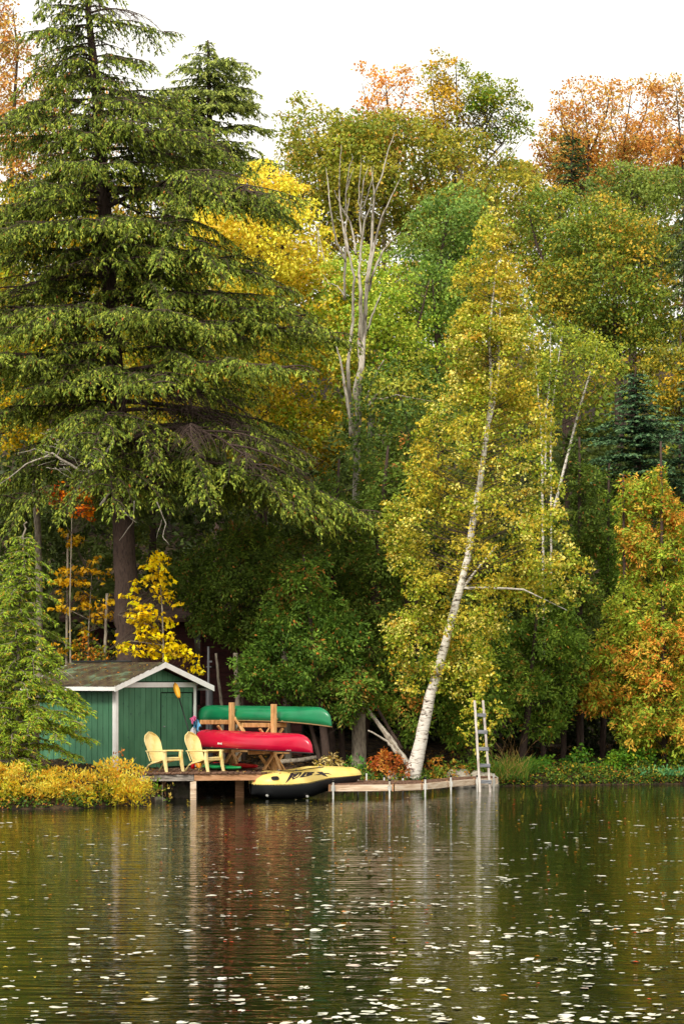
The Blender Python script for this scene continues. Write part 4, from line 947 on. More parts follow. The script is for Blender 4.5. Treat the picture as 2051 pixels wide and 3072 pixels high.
# ladder
lad = empty('swim_ladder', (gx(1450, 64.0), 64.0, 0), 'tall weathered wooden ladder with grey rungs standing upright at the dock end', 'ladder')
YL = 63.78
for (t_, b_) in (((1423, 2102), (1440, 2384)), ((1448, 2102), (1471, 2384))):
    m = MB(); m.beam(px(t_[0], t_[1], YL), px(b_[0], b_[1] + 8, YL), .06, .085, (0, 1, 0)); m.build('rail', M['weathered'], lad, .006)
for k, yy in enumerate((2145.5, 2196, 2247, 2297, 2346)):
    f_ = (yy - 2102) / 270; xl = 1423 + 16.5 * f_; xr = 1448 + 22.5 * f_
    m = MB(); m.beam(px(xl + 4, yy, YL - .05), px(xr + 6, yy + .5, YL - .05), .03, .095, (0, 0, 1)); m.build('rung', M['rung'], lad, .005)

# ------------------------------------------------------------------ rocks and logs
def rock(xp, yp, Y_, w_, h_, label, matn='rock', seed=0):
    c_ = px(xp, yp, Y_); o = blob((0, 0, 0), 1, matn, 'rock', None, seed, (w_ / 2, w_ / 2.2, h_), 3, .16); o.location = c_; return tag(o, label, 'rock')
rock(1372, 2347, 66.4, .85, .36, 'pale cracked boulder on the bank just right of the birch', seed=5)
rock(1447, 2350, 67.0, .95, .34, 'mossy tan boulder on the bank behind the ladder', seed=9)
rock(1175, 2340, 65.4, .34, .22, 'small pale stone among ferns left of the birch foot', seed=12)
rock(1778, 2350, 69.6, .95, .30, 'dark brown rock at the waterline under the green bank plants', 'rock_dark', seed=15)
rock(535, 2392, 60.9, .95, .46, 'dark wet boulder under the deck beside its pale post', 'rock_dark', seed=21)
rock(470, 2404, 59.4, .45, .12, 'small dark wet stone at the water by the yellow bush', 'rock_dark', seed=25)
rock(660, 2385, 64.0, 1.2, .30, 'low dark boulder in shade under the deck middle', 'rock_dark', seed=31)
def log(pts, rad, label, matn='bark_dead', Y_=66.0):
    P_ = densify([px(p[0], p[1], Y_ + (p[2] if len(p) > 2 else 0)) for p in pts], 5); rr = np.interp(np.linspace(0, 1, len(P_)), [0, 1], rad)
    m = MB(); m.tube([p + rng.normal(size=3) * .012 for p in P_], list(rr), 8)
    return tag(m.build('dead_log', M[matn]), label, 'log')
log([(1235, 2310, 0), (1170, 2215, .3), (1082, 2096, .8)], (.09, .035), 'straight dead trunk leaning left behind the birch, longest of the leaning three')
log([(1205, 2270, .1), (1150, 2200, .3), (1086, 2110, .5)], (.06, .02), 'thin lichen spotted dead limb leaning just below the longer trunk', 'bark_grey')
log([(1190, 2262, .0), (1160, 2225, .1), (1105, 2192, -.1)], (.05, .02), 'short dead branch stub pointing left low on the leaning trunks')
log([(1205, 2250, .8), (1120, 2110, 1.0), (1090, 2000, 1.2)], (.06, .03), 'dark thin dead trunk rising steeply behind the leaning logs', 'bark')
log([(830, 2290, 1.4), (960, 2272, 1.6)], (.08, .06), 'grey fallen log on the leaf litter behind the canoe rack', 'bark_grey')
#@@TREES
# ------------------------------------------------------------------ palettes
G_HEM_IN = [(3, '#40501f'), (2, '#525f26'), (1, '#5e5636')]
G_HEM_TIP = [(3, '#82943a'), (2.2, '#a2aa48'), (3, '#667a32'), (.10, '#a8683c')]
P_OLIVE = [(4, '#909838'), (3, '#a49c3c'), (3, '#748634'), (1.4, '#c0a444'), (.5, '#b48444')]
P_YELLOW = [(5, '#ece058'), (3, '#e8cc50'), (2, '#d4d44c'), (1, '#e0b858')]
P_BIRCH = [(4, '#d0ba46'), (3, '#bab044'), (3.5, '#98a63a'), (1.7, '#ecde7c'), (.8, '#bc983a'), (2.2, '#6c842c')]
P_LIME = [(4, '#b0c04c'), (3, '#94b040'), (2, '#d0cc58'), (1, '#dcc450'), (2, '#6c9434')]
P_GREEN = [(4, '#7c9a48'), (3, '#66843e'), (2, '#98ac50'), (1, '#acac54')]
P_ORANGE = [(4, '#d0a054'), (3, '#c08c48'), (2, '#c8ac58'), (2, '#a4944c'), (.8, '#c48050')]
P_GOLD = [(4, '#c8a434'), (3, '#a89830'), (2, '#d8b440'), (1, '#d09038'), (2, '#809028')]
P_MIX = [(4, '#687e34'), (3, '#809238'), (2, '#aca23e'), (1.5, '#ccac44'), (2, '#4e662a'), (.5, '#c48840')]
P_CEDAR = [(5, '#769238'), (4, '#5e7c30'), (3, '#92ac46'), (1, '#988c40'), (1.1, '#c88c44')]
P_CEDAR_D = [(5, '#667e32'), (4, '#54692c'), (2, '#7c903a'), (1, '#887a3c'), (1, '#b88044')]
P_CEDAR_O = [(4, '#a8b244'), (4, '#8ca43c'), (2, '#d4ac4c'), (1.8, '#dc9848'), (1.5, '#c8bc4c'), (.5, '#c88048')]
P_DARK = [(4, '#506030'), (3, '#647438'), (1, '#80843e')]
CED = dict(T=1.9, R0=0.42, cov=5.6, per=30, leaf=(0.115, 0.046), style='spray', holes=.5, patch=4.2, rough=2.0, jit=.26)

# ------------------------------------------------------------------ big hemlock
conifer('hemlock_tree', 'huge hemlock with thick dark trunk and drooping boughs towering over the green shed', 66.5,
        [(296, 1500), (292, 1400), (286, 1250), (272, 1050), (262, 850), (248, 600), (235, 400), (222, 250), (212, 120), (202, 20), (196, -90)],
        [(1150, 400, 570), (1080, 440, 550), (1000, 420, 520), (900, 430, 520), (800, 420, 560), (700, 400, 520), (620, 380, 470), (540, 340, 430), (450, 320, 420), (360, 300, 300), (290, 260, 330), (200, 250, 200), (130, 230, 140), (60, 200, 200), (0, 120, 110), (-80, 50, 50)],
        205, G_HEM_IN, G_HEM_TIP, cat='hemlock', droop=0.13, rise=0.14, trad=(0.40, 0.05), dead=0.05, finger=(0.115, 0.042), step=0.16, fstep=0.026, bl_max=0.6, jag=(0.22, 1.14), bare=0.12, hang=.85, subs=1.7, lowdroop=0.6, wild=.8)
conifer('hemlock_tree', 'second dark hemlock with open pointed top against the white sky', 84,
        [(500, 900), (492, 500), (480, 250), (476, 90)],
        [(620, 90, 110), (520, 120, 125), (420, 120, 135), (330, 130, 130), (250, 125, 125), (190, 105, 105), (140, 65, 65), (95, 15, 15)],
        130, [(3, '#4e5c2c'), (2, '#606e38')], [(3, '#8c9a4c'), (2, '#a0a858')], cat='hemlock', droop=0.05, rise=0.22, trad=(0.24, 0.03), finger=(0.16, 0.06), step=0.16, fstep=0.04, bl_max=.75, back=0.3, jag=(.35, 1.35), hang=.55, subs=2.0, wild=.8)
# young conifers on the near left bank
conifer('young_hemlock', 'light green young hemlock leaning over the left end of the shed', 57.0,
        [(32, 1790), (36, 1600), (44, 1420), (52, 1290), (56, 1195)],
        [(1760, 95, 95), (1700, 110, 150), (1640, 110, 160), (1560, 100, 125), (1480, 90, 105), (1400, 75, 90), (1320, 55, 65), (1250, 35, 35), (1200, 10, 10)],
        150, [(3, '#74882c'), (2, '#5e7428'), (1, '#8c8438')], [(4, '#90a838'), (3, '#789434'), (1, '#b8a040')], cat='hemlock', droop=0.22, rise=0.35, trad=(0.08, 0.015), finger=(0.10, 0.026), step=0.07, fstep=0.022, bl_max=0.42, back=0.3, hang=0.35, subs=2.2, barkm='bark_grey')
conifer('young_hemlock', 'second light green young hemlock at the far left edge behind the yellow bush', 58.2,
        [(-25, 1790), (-20, 1600), (-8, 1400), (0, 1260)],
        [(1760, 90, 110), (1640, 95, 105), (1500, 80, 90), (1400, 60, 70), (1300, 35, 40), (1260, 10, 10)],
        70, [(3, '#5e7428'), (2, '#526824')], [(4, '#94a438'), (3, '#829634')], cat='hemlock', droop=0.22, rise=0.35, trad=(0.08, 0.015), finger=(0.10, 0.026), step=0.07, fstep=0.022, bl_max=0.42, back=0.3, hang=0.35, subs=2.2, barkm='bark_grey')
# spruces on the right
SPR = dict(cat='spruce', droop=0.04, rise=0.25, hang=0.1, barkm='bark', subs=1.6)
conifer('blue_spruce', 'stiff blue green spruce with pointed top above the orange cedars', 73.5,
        [(1468, 1600), (1465, 1100), (1458, 950), (1455, 838)],
        [(1100, 130, 125), (1040, 120, 115), (980, 100, 100), (930, 75, 78), (890, 45, 50), (855, 18, 18), (838, 5, 5)],
        90, [(3, '#33503a'), (2, '#2b4632')], [(3, '#5c7c54'), (2, '#6c8c60')], trad=(0.14, 0.02), finger=(0.12, 0.06), step=0.11, fstep=0.035, bl_max=0.45, **SPR)
conifer('blue_spruce', 'blue green spruce cut by the right edge behind the orange cedar tip', 75,
        [(1590, 1600), (1590, 1100), (1592, 900), (1592, 800)],
        [(1150, 95, 90), (1060, 85, 80), (980, 60, 60), (900, 40, 40), (820, 15, 15), (800, 4, 4)],
        60, [(3, '#33503a'), (2, '#2b4632')], [(3, '#5c7c54'), (2, '#648458')], trad=(0.14, 0.02), finger=(0.14, 0.065), step=0.13, fstep=0.035, bl_max=0.45, **SPR)
conifer('spruce', 'small dark spruce poking up before the orange treetops on the skyline', 96,
        [(1315, 800), (1312, 450), (1312, 292)],
        [(470, 55, 60), (420, 52, 58), (370, 38, 42), (330, 22, 24), (292, 4, 4)],
        50, [(3, '#33482a'), (2, '#2c4024')], [(3, '#4e6434'), (2, '#5c7038')], trad=(0.14, 0.02), finger=(0.2, 0.09), step=0.17, fstep=0.08, bl_max=0.4, **SPR)
conifer('dark_hemlock', 'dark grey green evergreen standing at the right edge behind the olive tree', 79,
        [(1590, 1200), (1590, 800), (1588, 520), (1588, 430)],
        [(850, 75, 60), (760, 80, 60), (650, 75, 60), (560, 50, 50), (480, 25, 25), (430, 5, 5)],
        70, [(3, '#33442a'), (2, '#2b3a24')], [(3, '#5c6c40'), (2, '#6a7848')], cat='hemlock', droop=0.28, rise=0.1, trad=(0.2, 0.03), finger=(0.17, 0.07), step=0.14, fstep=0.05, bl_max=0.6, back=0.3)

# ------------------------------------------------------------------ skyline trees
FARK = dict(T=3.5, R0=.85, cov=3.2, per=110, leaf=(0.135, 0.095), limb_r=0.015, limbfrac=0.4, barkm='bark_twig', lslope=.9, trs=.42)
tree('orange_maple', 'pale orange maple showing behind the hemlock at the top left corner', 'maple', 98,
     [([(20, 700), (30, 300), (40, 120), (30, 20)], [.3, .2, .12, .04])],
     [[(-70, -40), (20, -10), (60, 40), (95, 70), (105, 130), (150, 200), (190, 260), (180, 400), (100, 460), (-70, 460)], ([(200, 180), (290, 190), (300, 330), (230, 420), (180, 400)], dict(cov=1.6))], **{**FARK, 'cov': 2.6, 'pal': P_ORANGE, 'own': .8})
def T2(*a_, **k_):
    d_ = dict(FARK); d_.update(k_); return tree(*a_, **d_)
T2('orange_maple', 'thin peach gold maple crown on the skyline left of the tallest green gold one', 'maple', 108,
   [([(880, 900), (880, 400), (890, 260), (882, 160)], [.3, .2, .1, .03]), ([(885, 380), (845, 260), (830, 190)], [.1, .06, .03]), ([(887, 350), (920, 240), (935, 190)], [.1, .06, .03])],
   [[(800, 190), (830, 155), (880, 148), (930, 175), (955, 210), (960, 290), (900, 300), (820, 280)]], cov=2.0, per=60, R0=.7, pal=[(4, '#dca450'), (3, '#d4904a'), (2, '#d4b054')], limbfrac=.8)
T2('tall_maple', 'tallest broad maple on the skyline, gold on the left and green on the right', 'maple', 104,
   [([(1060, 900), (1060, 450), (1050, 330), (1045, 150)], [.35, .25, .15, .04]), ([(1060, 420), (1110, 300), (1150, 210)], [.16, .1, .04]), ([(1055, 400), (1000, 280), (985, 160)], [.16, .1, .04]), ([(1070, 420), (1150, 330), (1195, 250)], [.14, .08, .03])],
   [([(950, 290), (945, 240), (962, 190), (980, 140), (1010, 116), (1040, 128), (1060, 170), (1070, 300), (1000, 330)], dict(pal=[(4, '#c8a438'), (3, '#b09a34'), (1, '#d8b448'), (2, '#8c9430')])),
    ([(1050, 140), (1090, 150), (1112, 178), (1160, 188), (1198, 216), (1218, 252), (1212, 300), (1175, 335), (1100, 330), (1040, 320)], dict(pal=[(4, '#7c9030'), (3, '#94982f'), (2, '#5c7c28'), (1, '#b8a038')]))],
   cov=3.4, per=70, R0=.7, limbfrac=.8, holes=.36, pal=P_GOLD)
for (lb, tr_, po, Y_) in (
    ('rust orange maple with bare forking limbs just right of the sky notch', [([(1340, 900), (1345, 450), (1350, 320), (1330, 190)], [.3, .2, .12, .03]), ([(1348, 360), (1390, 260), (1400, 190)], [.12, .08, .03]), ([(1345, 380), (1290, 290), (1280, 210)], [.12, .08, .03])],
     [(1225, 330), (1245, 300), (1270, 250), (1274, 195), (1310, 165), (1360, 172), (1410, 195), (1420, 280), (1400, 400), (1300, 440), (1210, 420)], 107),
    ('rust orange maple with an airy twiggy crown between two skyline neighbours', [([(1450, 900), (1440, 450), (1430, 330), (1450, 190)], [.3, .2, .12, .03]), ([(1435, 360), (1480, 260), (1490, 200)], [.12, .08, .03]), ([(1438, 380), (1400, 290), (1405, 210)], [.12, .08, .03])],
     [(1400, 200), (1440, 175), (1480, 172), (1520, 190), (1530, 280), (1510, 420), (1400, 420), (1390, 300)], 110),
    ('deep orange maple at the right end of the skyline', [([(1570, 900), (1570, 450), (1560, 330), (1550, 200)], [.3, .2, .12, .03]), ([(1563, 360), (1600, 270), (1610, 190)], [.12, .08, .03])],
     [(1500, 190), (1540, 172), (1590, 185), (1640, 200), (1640, 460), (1540, 440), (1500, 420), (1490, 300)], 106)):
    T2('orange_maple', lb, 'maple', Y_, tr_, [po, ([(po[0][0], 330), (1400 if po[0][0] < 1300 else 1560, 330), (1500 if po[0][0] > 1300 else 1380, 460), (po[0][0], 470)], dict(cov=3.0))], cov=2.1, per=60, R0=.7, limbfrac=.8, holes=.38, pal=P_ORANGE)
T2('ash_tree', 'wide olive brown tree filling the slope under the sky gap at centre', 'tree', 90,
   [([(850, 1100), (850, 620), (840, 450), (845, 280)], [.35, .25, .15, .04]), ([(850, 560), (760, 420), (700, 290)], [.15, .1, .04]), ([(850, 560), (900, 420), (930, 300)], [.15, .1, .04])],
   [[(625, 320), (650, 270), (690, 235), (740, 250), (790, 245), (835, 238), (880, 255), (930, 265), (960, 300), (960, 480), (930, 560), (880, 620), (780, 600), (700, 500), (650, 420)]], pal=P_OLIVE, cov=4.6, holes=.25)
T2('ash_tree', 'wide golden olive tree on the slope below the tallest skyline maple', 'tree', 92,
   [([(1050, 1100), (1050, 620), (1045, 450), (1040, 320)], [.35, .25, .15, .04]), ([(1050, 560), (1120, 420), (1150, 360)], [.15, .1, .04]), ([(1050, 560), (980, 420), (970, 330)], [.15, .1, .04])],
   [[(930, 280), (990, 275), (1040, 290), (1085, 300), (1120, 330), (1170, 350), (1230, 390), (1260, 440), (1240, 540), (1180, 600), (1000, 600), (900, 540), (920, 400)]], pal=[(4, '#949636'), (3, '#a89c3a'), (3, '#748034'), (1.2, '#c0923c'), (.6, '#8c7434')], cov=4.6, holes=.25)

# wooded slope behind everything: reads as one mass
wp = []
for po_, Y_, pal_ in (([(-70, 430), (250, 400), (480, 470), (620, 400), (660, 340), (900, 310), (1100, 350), (1220, 370), (1300, 320), (1420, 310), (1640, 300), (1640, 800), (-70, 800)], 116, [(4, '#9c9c40'), (2, '#b49c40'), (3, '#7c8c3c'), (.6, '#c08c40')]), ([(-70, 700), (500, 700), (1000, 660), (1640, 700), (1640, 1150), (-70, 1150)], 100, P_MIX), ([(-70, 1000), (1640, 1000), (1640, 1560), (-70, 1560)], 88, [(3, '#4c5c2c'), (2, '#3c4c24'), (1, '#7c7c34')])):
    C_, arr_ = crown_leaves(po_, Y_, T=2.5, R0=1.1, cov=2.6, per=90, leaf=(.26, .19), pal=pal_, holes=.2); wp.append(arr_)
TOTAL[0] += len(concat(wp)[0])
tag(link('distant_woods', leaf_mesh('distant_woods', *concat(wp)), M['leaf']), 'olive and green woods covering the hillside behind the nearer trees', 'woods', kind='stuff')
up_ = []  # dark-coloured leaf masses added to paint the black shade of the hollows
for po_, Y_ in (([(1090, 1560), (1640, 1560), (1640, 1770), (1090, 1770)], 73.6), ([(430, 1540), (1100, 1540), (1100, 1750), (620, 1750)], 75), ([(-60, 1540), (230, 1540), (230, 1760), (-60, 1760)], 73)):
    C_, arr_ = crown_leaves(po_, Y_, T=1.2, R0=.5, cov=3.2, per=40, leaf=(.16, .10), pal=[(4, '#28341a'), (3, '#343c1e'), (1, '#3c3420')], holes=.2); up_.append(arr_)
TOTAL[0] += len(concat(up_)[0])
tag(link('shade_leaves', leaf_mesh('shade_leaves', *concat(up_)), M['leaf']), 'dark leaves added to paint in the black shade under the trees on the bank', 'shade_leaves', kind='stuff')
# ------------------------------------------------------------------ middle trees
MID = dict(T=2.8, R0=0.62, cov=4.2, per=80, leaf=(0.105, 0.075), limb_r=0.014, limbfrac=0.3, barkm='bark', holes=.36, trs=.7)
def T3_(*a_, **k_):
    d_ = dict(MID); d_.update(k_); return tree(*a_, **d_)
T3_('yellow_maple', 'brilliant yellow maple glowing behind the hemlock boughs', 'maple', 78,
    [([(600, 1200), (600, 800), (590, 560), (620, 380)], [.2, .15, .1, .03]), ([(598, 640), (680, 520), (700, 430)], [.1, .06, .02])],
    [[(440, 500), (510, 430), (570, 370), (625, 345), (680, 405), (735, 480), (755, 560), (750, 640), (700, 680), (600, 690), (480, 720), (410, 640)]], pal=P_YELLOW, cov=4.2, leaf=(.12, .085))
T3_('yellow_maple', 'yellow green maple seen in patches through the left side of the hemlock', 'maple', 84,
    [([(120, 1300), (120, 900), (110, 500)], [.2, .15, .04])],
    [[(-70, 420), (120, 400), (260, 430), (400, 600), (430, 800), (420, 1080), (-70, 1080)]], pal=[(4, '#d0b030'), (4, '#a0a030'), (3, '#788c28'), (1, '#d8a038')], cov=2.6, leaf=(.12, .09))
T3_('birch_tree', 'yellow green birch growing behind the low right boughs of the hemlock', 'birch', 77,
    [([(600, 1500), (610, 1000), (620, 700)], [.15, .1, .03])],
    [[(430, 680), (560, 640), (740, 620), (790, 700), (800, 900), (780, 1100), (640, 1150), (440, 1100)]], pal=[(4, '#a8a430'), (3, '#c8ac38'), (3, '#788c28'), (1, '#6c6a24')], cov=3.4, leaf=(.12, .09))
T3_('green_maple', 'rounded mid green maple between the dead tree and the birch top', 'maple', 79,
    [([(1010, 1100), (1005, 800), (1010, 600), (1030, 450)], [.2, .15, .08, .03])],
    [[(915, 570), (945, 500), (985, 450), (1035, 415), (1085, 445), (1115, 500), (1110, 580), (1080, 680), (1060, 740), (960, 720), (925, 650)]], pal=P_GREEN, leaf=(.12, .07))
T3_('lime_tree', 'lime green leafy tree standing right beside the bare grey dead tree', 'tree', 76.5,
    [([(900, 1300), (900, 1000), (890, 760), (880, 600)], [.18, .13, .08, .03]), ([(898, 900), (960, 740), (985, 640)], [.1, .06, .02])],
    [[(740, 620), (790, 560), (850, 565), (890, 610), (930, 600), (960, 660), (970, 780), (960, 900), (900, 960), (850, 920), (780, 900), (740, 780)]], pal=P_LIME)
T3_('lime_tree', 'green leafy tree filling the space between lime foliage and tall birch', 'tree', 77.5,
    [([(1010, 1300), (1005, 1000), (1000, 760), (990, 620)], [.18, .13, .08, .03])],
    [[(930, 610), (980, 590), (1040, 610), (1070, 700), (1060, 900), (1040, 1040), (940, 1080), (920, 950), (940, 800), (920, 700)]], pal=[(4, '#84a044'), (3, '#6c8c3c'), (2, '#98ac48'), (1, '#c4b850')])
T3_('shaded_maple', 'dark green understory maple in the hollow left of the birch', 'maple', 72,
    [([(960, 1500), (950, 1200), (930, 950), (900, 860)], [.12, .09, .05, .02])],
    [[(840, 850), (930, 820), (1010, 860), (1030, 960), (960, 1080), (900, 1160), (830, 1120), (820, 960)]], pal=[(4, '#6c8438'), (3, '#506a30'), (2, '#a0a440'), (1, '#ccb850')], cov=3.0)
T3_('oak_tree', 'broad dark green tree with gold tinted top above the birch on the right', 'oak', 84,
    [([(1300, 1200), (1300, 800), (1290, 600), (1280, 450)], [.3, .2, .12, .04]), ([(1298, 700), (1230, 560), (1210, 480)], [.12, .07, .03])],
    [[(1180, 470), (1210, 420), (1255, 415), (1290, 435), (1335, 430), (1365, 480), (1370, 620), (1350, 740), (1280, 760), (1220, 700), (1190, 620)]], pal=P_MIX, cov=4.2)
T3_('oak_tree', 'broad green crowned tree high on the right below the rust orange maples', 'oak', 86,
    [([(1450, 1200), (1450, 800), (1450, 600), (1450, 420)], [.3, .2, .12, .04])],
    [[(1340, 410), (1375, 375), (1420, 365), (1470, 380), (1510, 370), (1560, 400), (1640, 400), (1640, 640), (1540, 660), (1400, 640), (1350, 520)]], pal=[(4, '#708438'), (3, '#7c8c3c'), (2, '#566c30'), (1, '#a89c40')], cov=4.2)
T3_('oak_tree', 'dense olive tree with gold and orange leaf patches right of the birch top', 'oak', 80,
    [([(1420, 1200), (1420, 900), (1410, 700), (1400, 500)], [.3, .2, .12, .04]), ([(1418, 800), (1500, 660), (1520, 600)], [.12, .07, .03])],
    [[(1225, 620), (1260, 540), (1320, 480), (1400, 450), (1480, 480), (1540, 540), (1560, 640), (1560, 800), (1500, 870), (1400, 860), (1300, 800), (1250, 720)]], pal=P_MIX, cov=4.2)
T3_('aspen_tree', 'olive yellow tree at the right edge above the blue spruce', 'aspen', 77,
    [([(1560, 1300), (1560, 1000), (1560, 760)], [.15, .1, .03])],
    [[(1490, 790), (1540, 740), (1640, 700), (1640, 960), (1520, 960), (1480, 880)]], pal=[(4, '#a09434'), (3, '#788030'), (1, '#c8a83c'), (1, '#8c8c60')])
T3_('birch_tree', 'multi stemmed yellow green birch clump right behind the tall leaning birch', 'birch', 74.5,
    [([(1250, 1500), (1242, 1000), (1232, 880), (1222, 760)], [.07, .05, .035, .012]), ([(1265, 1480), (1262, 980), (1275, 860), (1290, 760)], [.05, .04, .03, .01]), ([(1262, 1200), (1330, 930), (1352, 860), (1370, 790)], [.07, .05, .04, .012]), ([(1250, 1100), (1252, 950), (1262, 860), (1262, 760)], [.05, .04, .03, .01])],
    [[(1170, 700), (1200, 670), (1245, 680), (1285, 730), (1330, 755), (1385, 760), (1430, 800), (1415, 880), (1360, 930), (1320, 1000), (1230, 1010), (1180, 920)]], pal=[(4, '#a0a83c'), (3, '#84963a'), (1.5, '#c8b848'), (1.5, '#687c30')], barkm='bark_birch', cov=2.7, leaf=(.09, .07))

# dead tree: bare stems
dead_root = empty('dead_tree', pd(818, 1010, 70).tolist(), 'bare grey dead tree with many upright forking stems at centre', 'dead tree')
dead_root.location.z = float(ground(dead_root.location.x, 70)) 
Q = lambda L_: [(900 + x / 3.92, 350 + y / 3.92) for x, y in L_]       # from the upper detail view
Q2 = lambda L_: [(900 + x / 3.92, 850 + y / 3.92) for x, y in L_]
def dst(pts, rad, dy=0.0, nm='stem'):
    P_ = densify([px(p[0], p[1], 72 + dy + 0.25 * math.sin(p[1] * .02 + dy * 5)) for p in pts], 4); rr = np.interp(np.linspace(0, 1, len(P_)), [0, .5, 1], rad) * .72
    m = MB(); m.tube([p + rng.normal(size=3) * .007 for p in P_], list(rr), 7); return m.build(nm, M['bark_dead'], dead_root)
bx_, by_ = 1069, 2150
dst([(1066, 2290), (1066, 1700)] + Q2([(665, 1820), (690, 1500), (655, 1250), (715, 1000), (700, 700), (715, 400), (715, 100), (690, -100)]), (.17, .13, .06), nm='trunk')
dst(Q2([(665, 1820), (590, 1600), (545, 1350), (500, 1050), (470, 880), (420, 740)]), (.08, .06, .03), -.2)
dst(Q2([(600, 1800), (600, 1500), (575, 1250), (560, 1000), (580, 800), (620, 450), (620, 100)]) + Q([(640, 1900), (565, 1580), (530, 1350), (545, 1200), (575, 950)]), (.10, .06, .02), .3)
dst(Q2([(690, 1500), (700, 1150), (730, 950), (760, 550), (770, 200)]) + Q([(790, 1900), (840, 1560), (850, 1200), (870, 900), (940, 750), (1040, 380), (1110, 190)]), (.11, .07, .012), .1)
dst(Q([(790, 1950), (880, 1450), (960, 1180), (1080, 920), (1170, 735)]), (.06, .04, .012), -.2)
dst(Q([(800, 2050), (850, 1850), (970, 1580), (1060, 1470), (1185, 1350)]), (.06, .04, .01), .2)
dst(Q([(690, 1900), (720, 1500), (760, 1220), (830, 1060), (835, 940)]), (.06, .04, .012), -.1)
dst(Q([(715, 1400), (700, 1200), (720, 1000), (745, 750), (780, 650), (800, 580)]), (.045, .03, .008), .1)
dst(Q([(745, 1220), (690, 1000), (700, 760), (720, 480)]), (.04, .025, .006), 0)
dst(Q([(520, 2150), (520, 1900), (540, 1500), (480, 1150), (455, 900), (465, 600), (490, 320)]), (.06, .04, .01), .4)
dst(Q([(535, 1700), (440, 1500), (390, 1300), (350, 1050), (330, 800), (303, 600)]), (.05, .035, .01), -.3)
dst(Q([(545, 1180), (470, 1030), (400, 860)]), (.035, .025, .008), 0)
dst(Q([(660, 1620), (600, 1270), (530, 1130), (540, 850), (580, 600), (620, 460)]), (.045, .03, .008), .2)
dst(Q([(870, 950), (850, 720), (830, 580)]), (.03, .02, .006), 0)
dst(Q([(745, 1070), (800, 900), (850, 720), (865, 560)]), (.03, .02, .005), .2)
dst(Q([(540, 880), (600, 680), (640, 600)]), (.025, .015, .004), .2)
dst(Q2([(800, 1450), (870, 1350), (980, 1360), (1130, 1310), (1300, 1340), (1540, 1390)]), (.05, .035, .012), -.5, 'branch')
dst(Q2([(800, 1400), (900, 1300), (1010, 1220), (1110, 1180)]), (.04, .03, .01), -.4, 'branch')
dst(Q2([(820, 1820), (820, 1500), (780, 1350), (900, 1050), (980, 900)]), (.10, .06, .02), .6)
dst(Q2([(790, 560), (840, 400), (890, 260), (950, 130)]), (.05, .04, .02), -.2)
dst(Q2([(520, 150), (440, 30)]) + Q([(330, 1950), (270, 1850)]), (.03, .02, .005), -.2, 'branch')
dst(Q([(210, 1700), (215, 1500), (200, 1270)]), (.02, .015, .006), -1.0)
dst(Q([(290, 1700), (240, 1500), (210, 1350)]), (.02, .015, .006), -1.0)
dst(Q2([(900, 1780), (1010, 1790), (1180, 1830)]), (.025, .02, .008), -.3, 'branch')

# ------------------------------------------------------------------ the leaning birch
tree('birch_tree', 'tall leaning white birch with golden leaves growing from the bank by the dock', 'birch', 65.8,
     [([(942, 1790), (960, 1720), (985, 1600), (1008, 1520), (1030, 1440), (1052, 1360), (1072, 1280), (1085, 1190), (1100, 1110), (1112, 1020), (1120, 960), (1128, 920)], [.25, .19, .145, .125, .115, .105, .095, .088, .08, .07, .065, .055]),
      ([(1120, 960), (1126, 880), (1122, 780), (1128, 700), (1140, 600), (1138, 560)], [.055, .042, .035, .028, .012, .004]),
      ([(1112, 1000), (1132, 930), (1143, 850), (1145, 760), (1148, 660), (1148, 610)], [.05, .038, .03, .022, .010, .004]),
      ([(1072, 1290), (1090, 1180), (1098, 1100)], [.07, .06, .04]),
      ([(1052, 1350), (1120, 1348), (1200, 1352), (1300, 1400)], [.045, .035, .025, .01]),
      ([(1045, 1370), (1090, 1310), (1140, 1250)], [.05, .03, .015])],
     [([(1138, 438), (1158, 475), (1185, 550), (1198, 640), (1190, 700), (1185, 800), (1060, 800), (1045, 720), (1045, 630), (1080, 550), (1115, 480)], dict(T=1.2, cov=3.8, R0=.26, rough=1.0)),
      ([(1035, 740), (1060, 700), (1190, 710), (1230, 760), (1240, 830), (1230, 920), (1050, 940), (1010, 860)], dict(T=1.3, cov=4.2, R0=.28)),
      ([(970, 950), (1030, 890), (1100, 880), (1180, 900), (1260, 940), (1280, 1000), (1300, 1100), (1320, 1200), (1340, 1300), (1330, 1400), (1250, 1420), (1180, 1400), (1150, 1480), (1100, 1600), (1040, 1620), (990, 1560), (950, 1600), (900, 1560), (870, 1450), (910, 1380), (880, 1280), (870, 1200), (930, 1120), (940, 1020)], dict(T=2.6)),
      ([(1290, 1280), (1380, 1290), (1370, 1350), (1320, 1380)], dict(cov=2, T=.5)),
      ([(1040, 1590), (1070, 1570), (1110, 1590), (1130, 1680), (1110, 1740), (1060, 1730), (1050, 1680)], dict(cov=1.3, T=.5, Y=65.2, R0=.2, per=18)),
      ([(1110, 1600), (1160, 1610), (1180, 1650), (1130, 1670)], dict(cov=1.2, T=.4, Y=65.3, R0=.2, per=18))],
     T=2.2, R0=0.32, cov=2.8, per=30, leaf=(0.082, 0.064), pal=P_BIRCH, barkm='bark_birch', limbfrac=0.22, limb_r=0.011, jit=.2, lslope=.3, ltr=4, lmin=5.5, rough=1.1, holes=.6, patch=5.5)

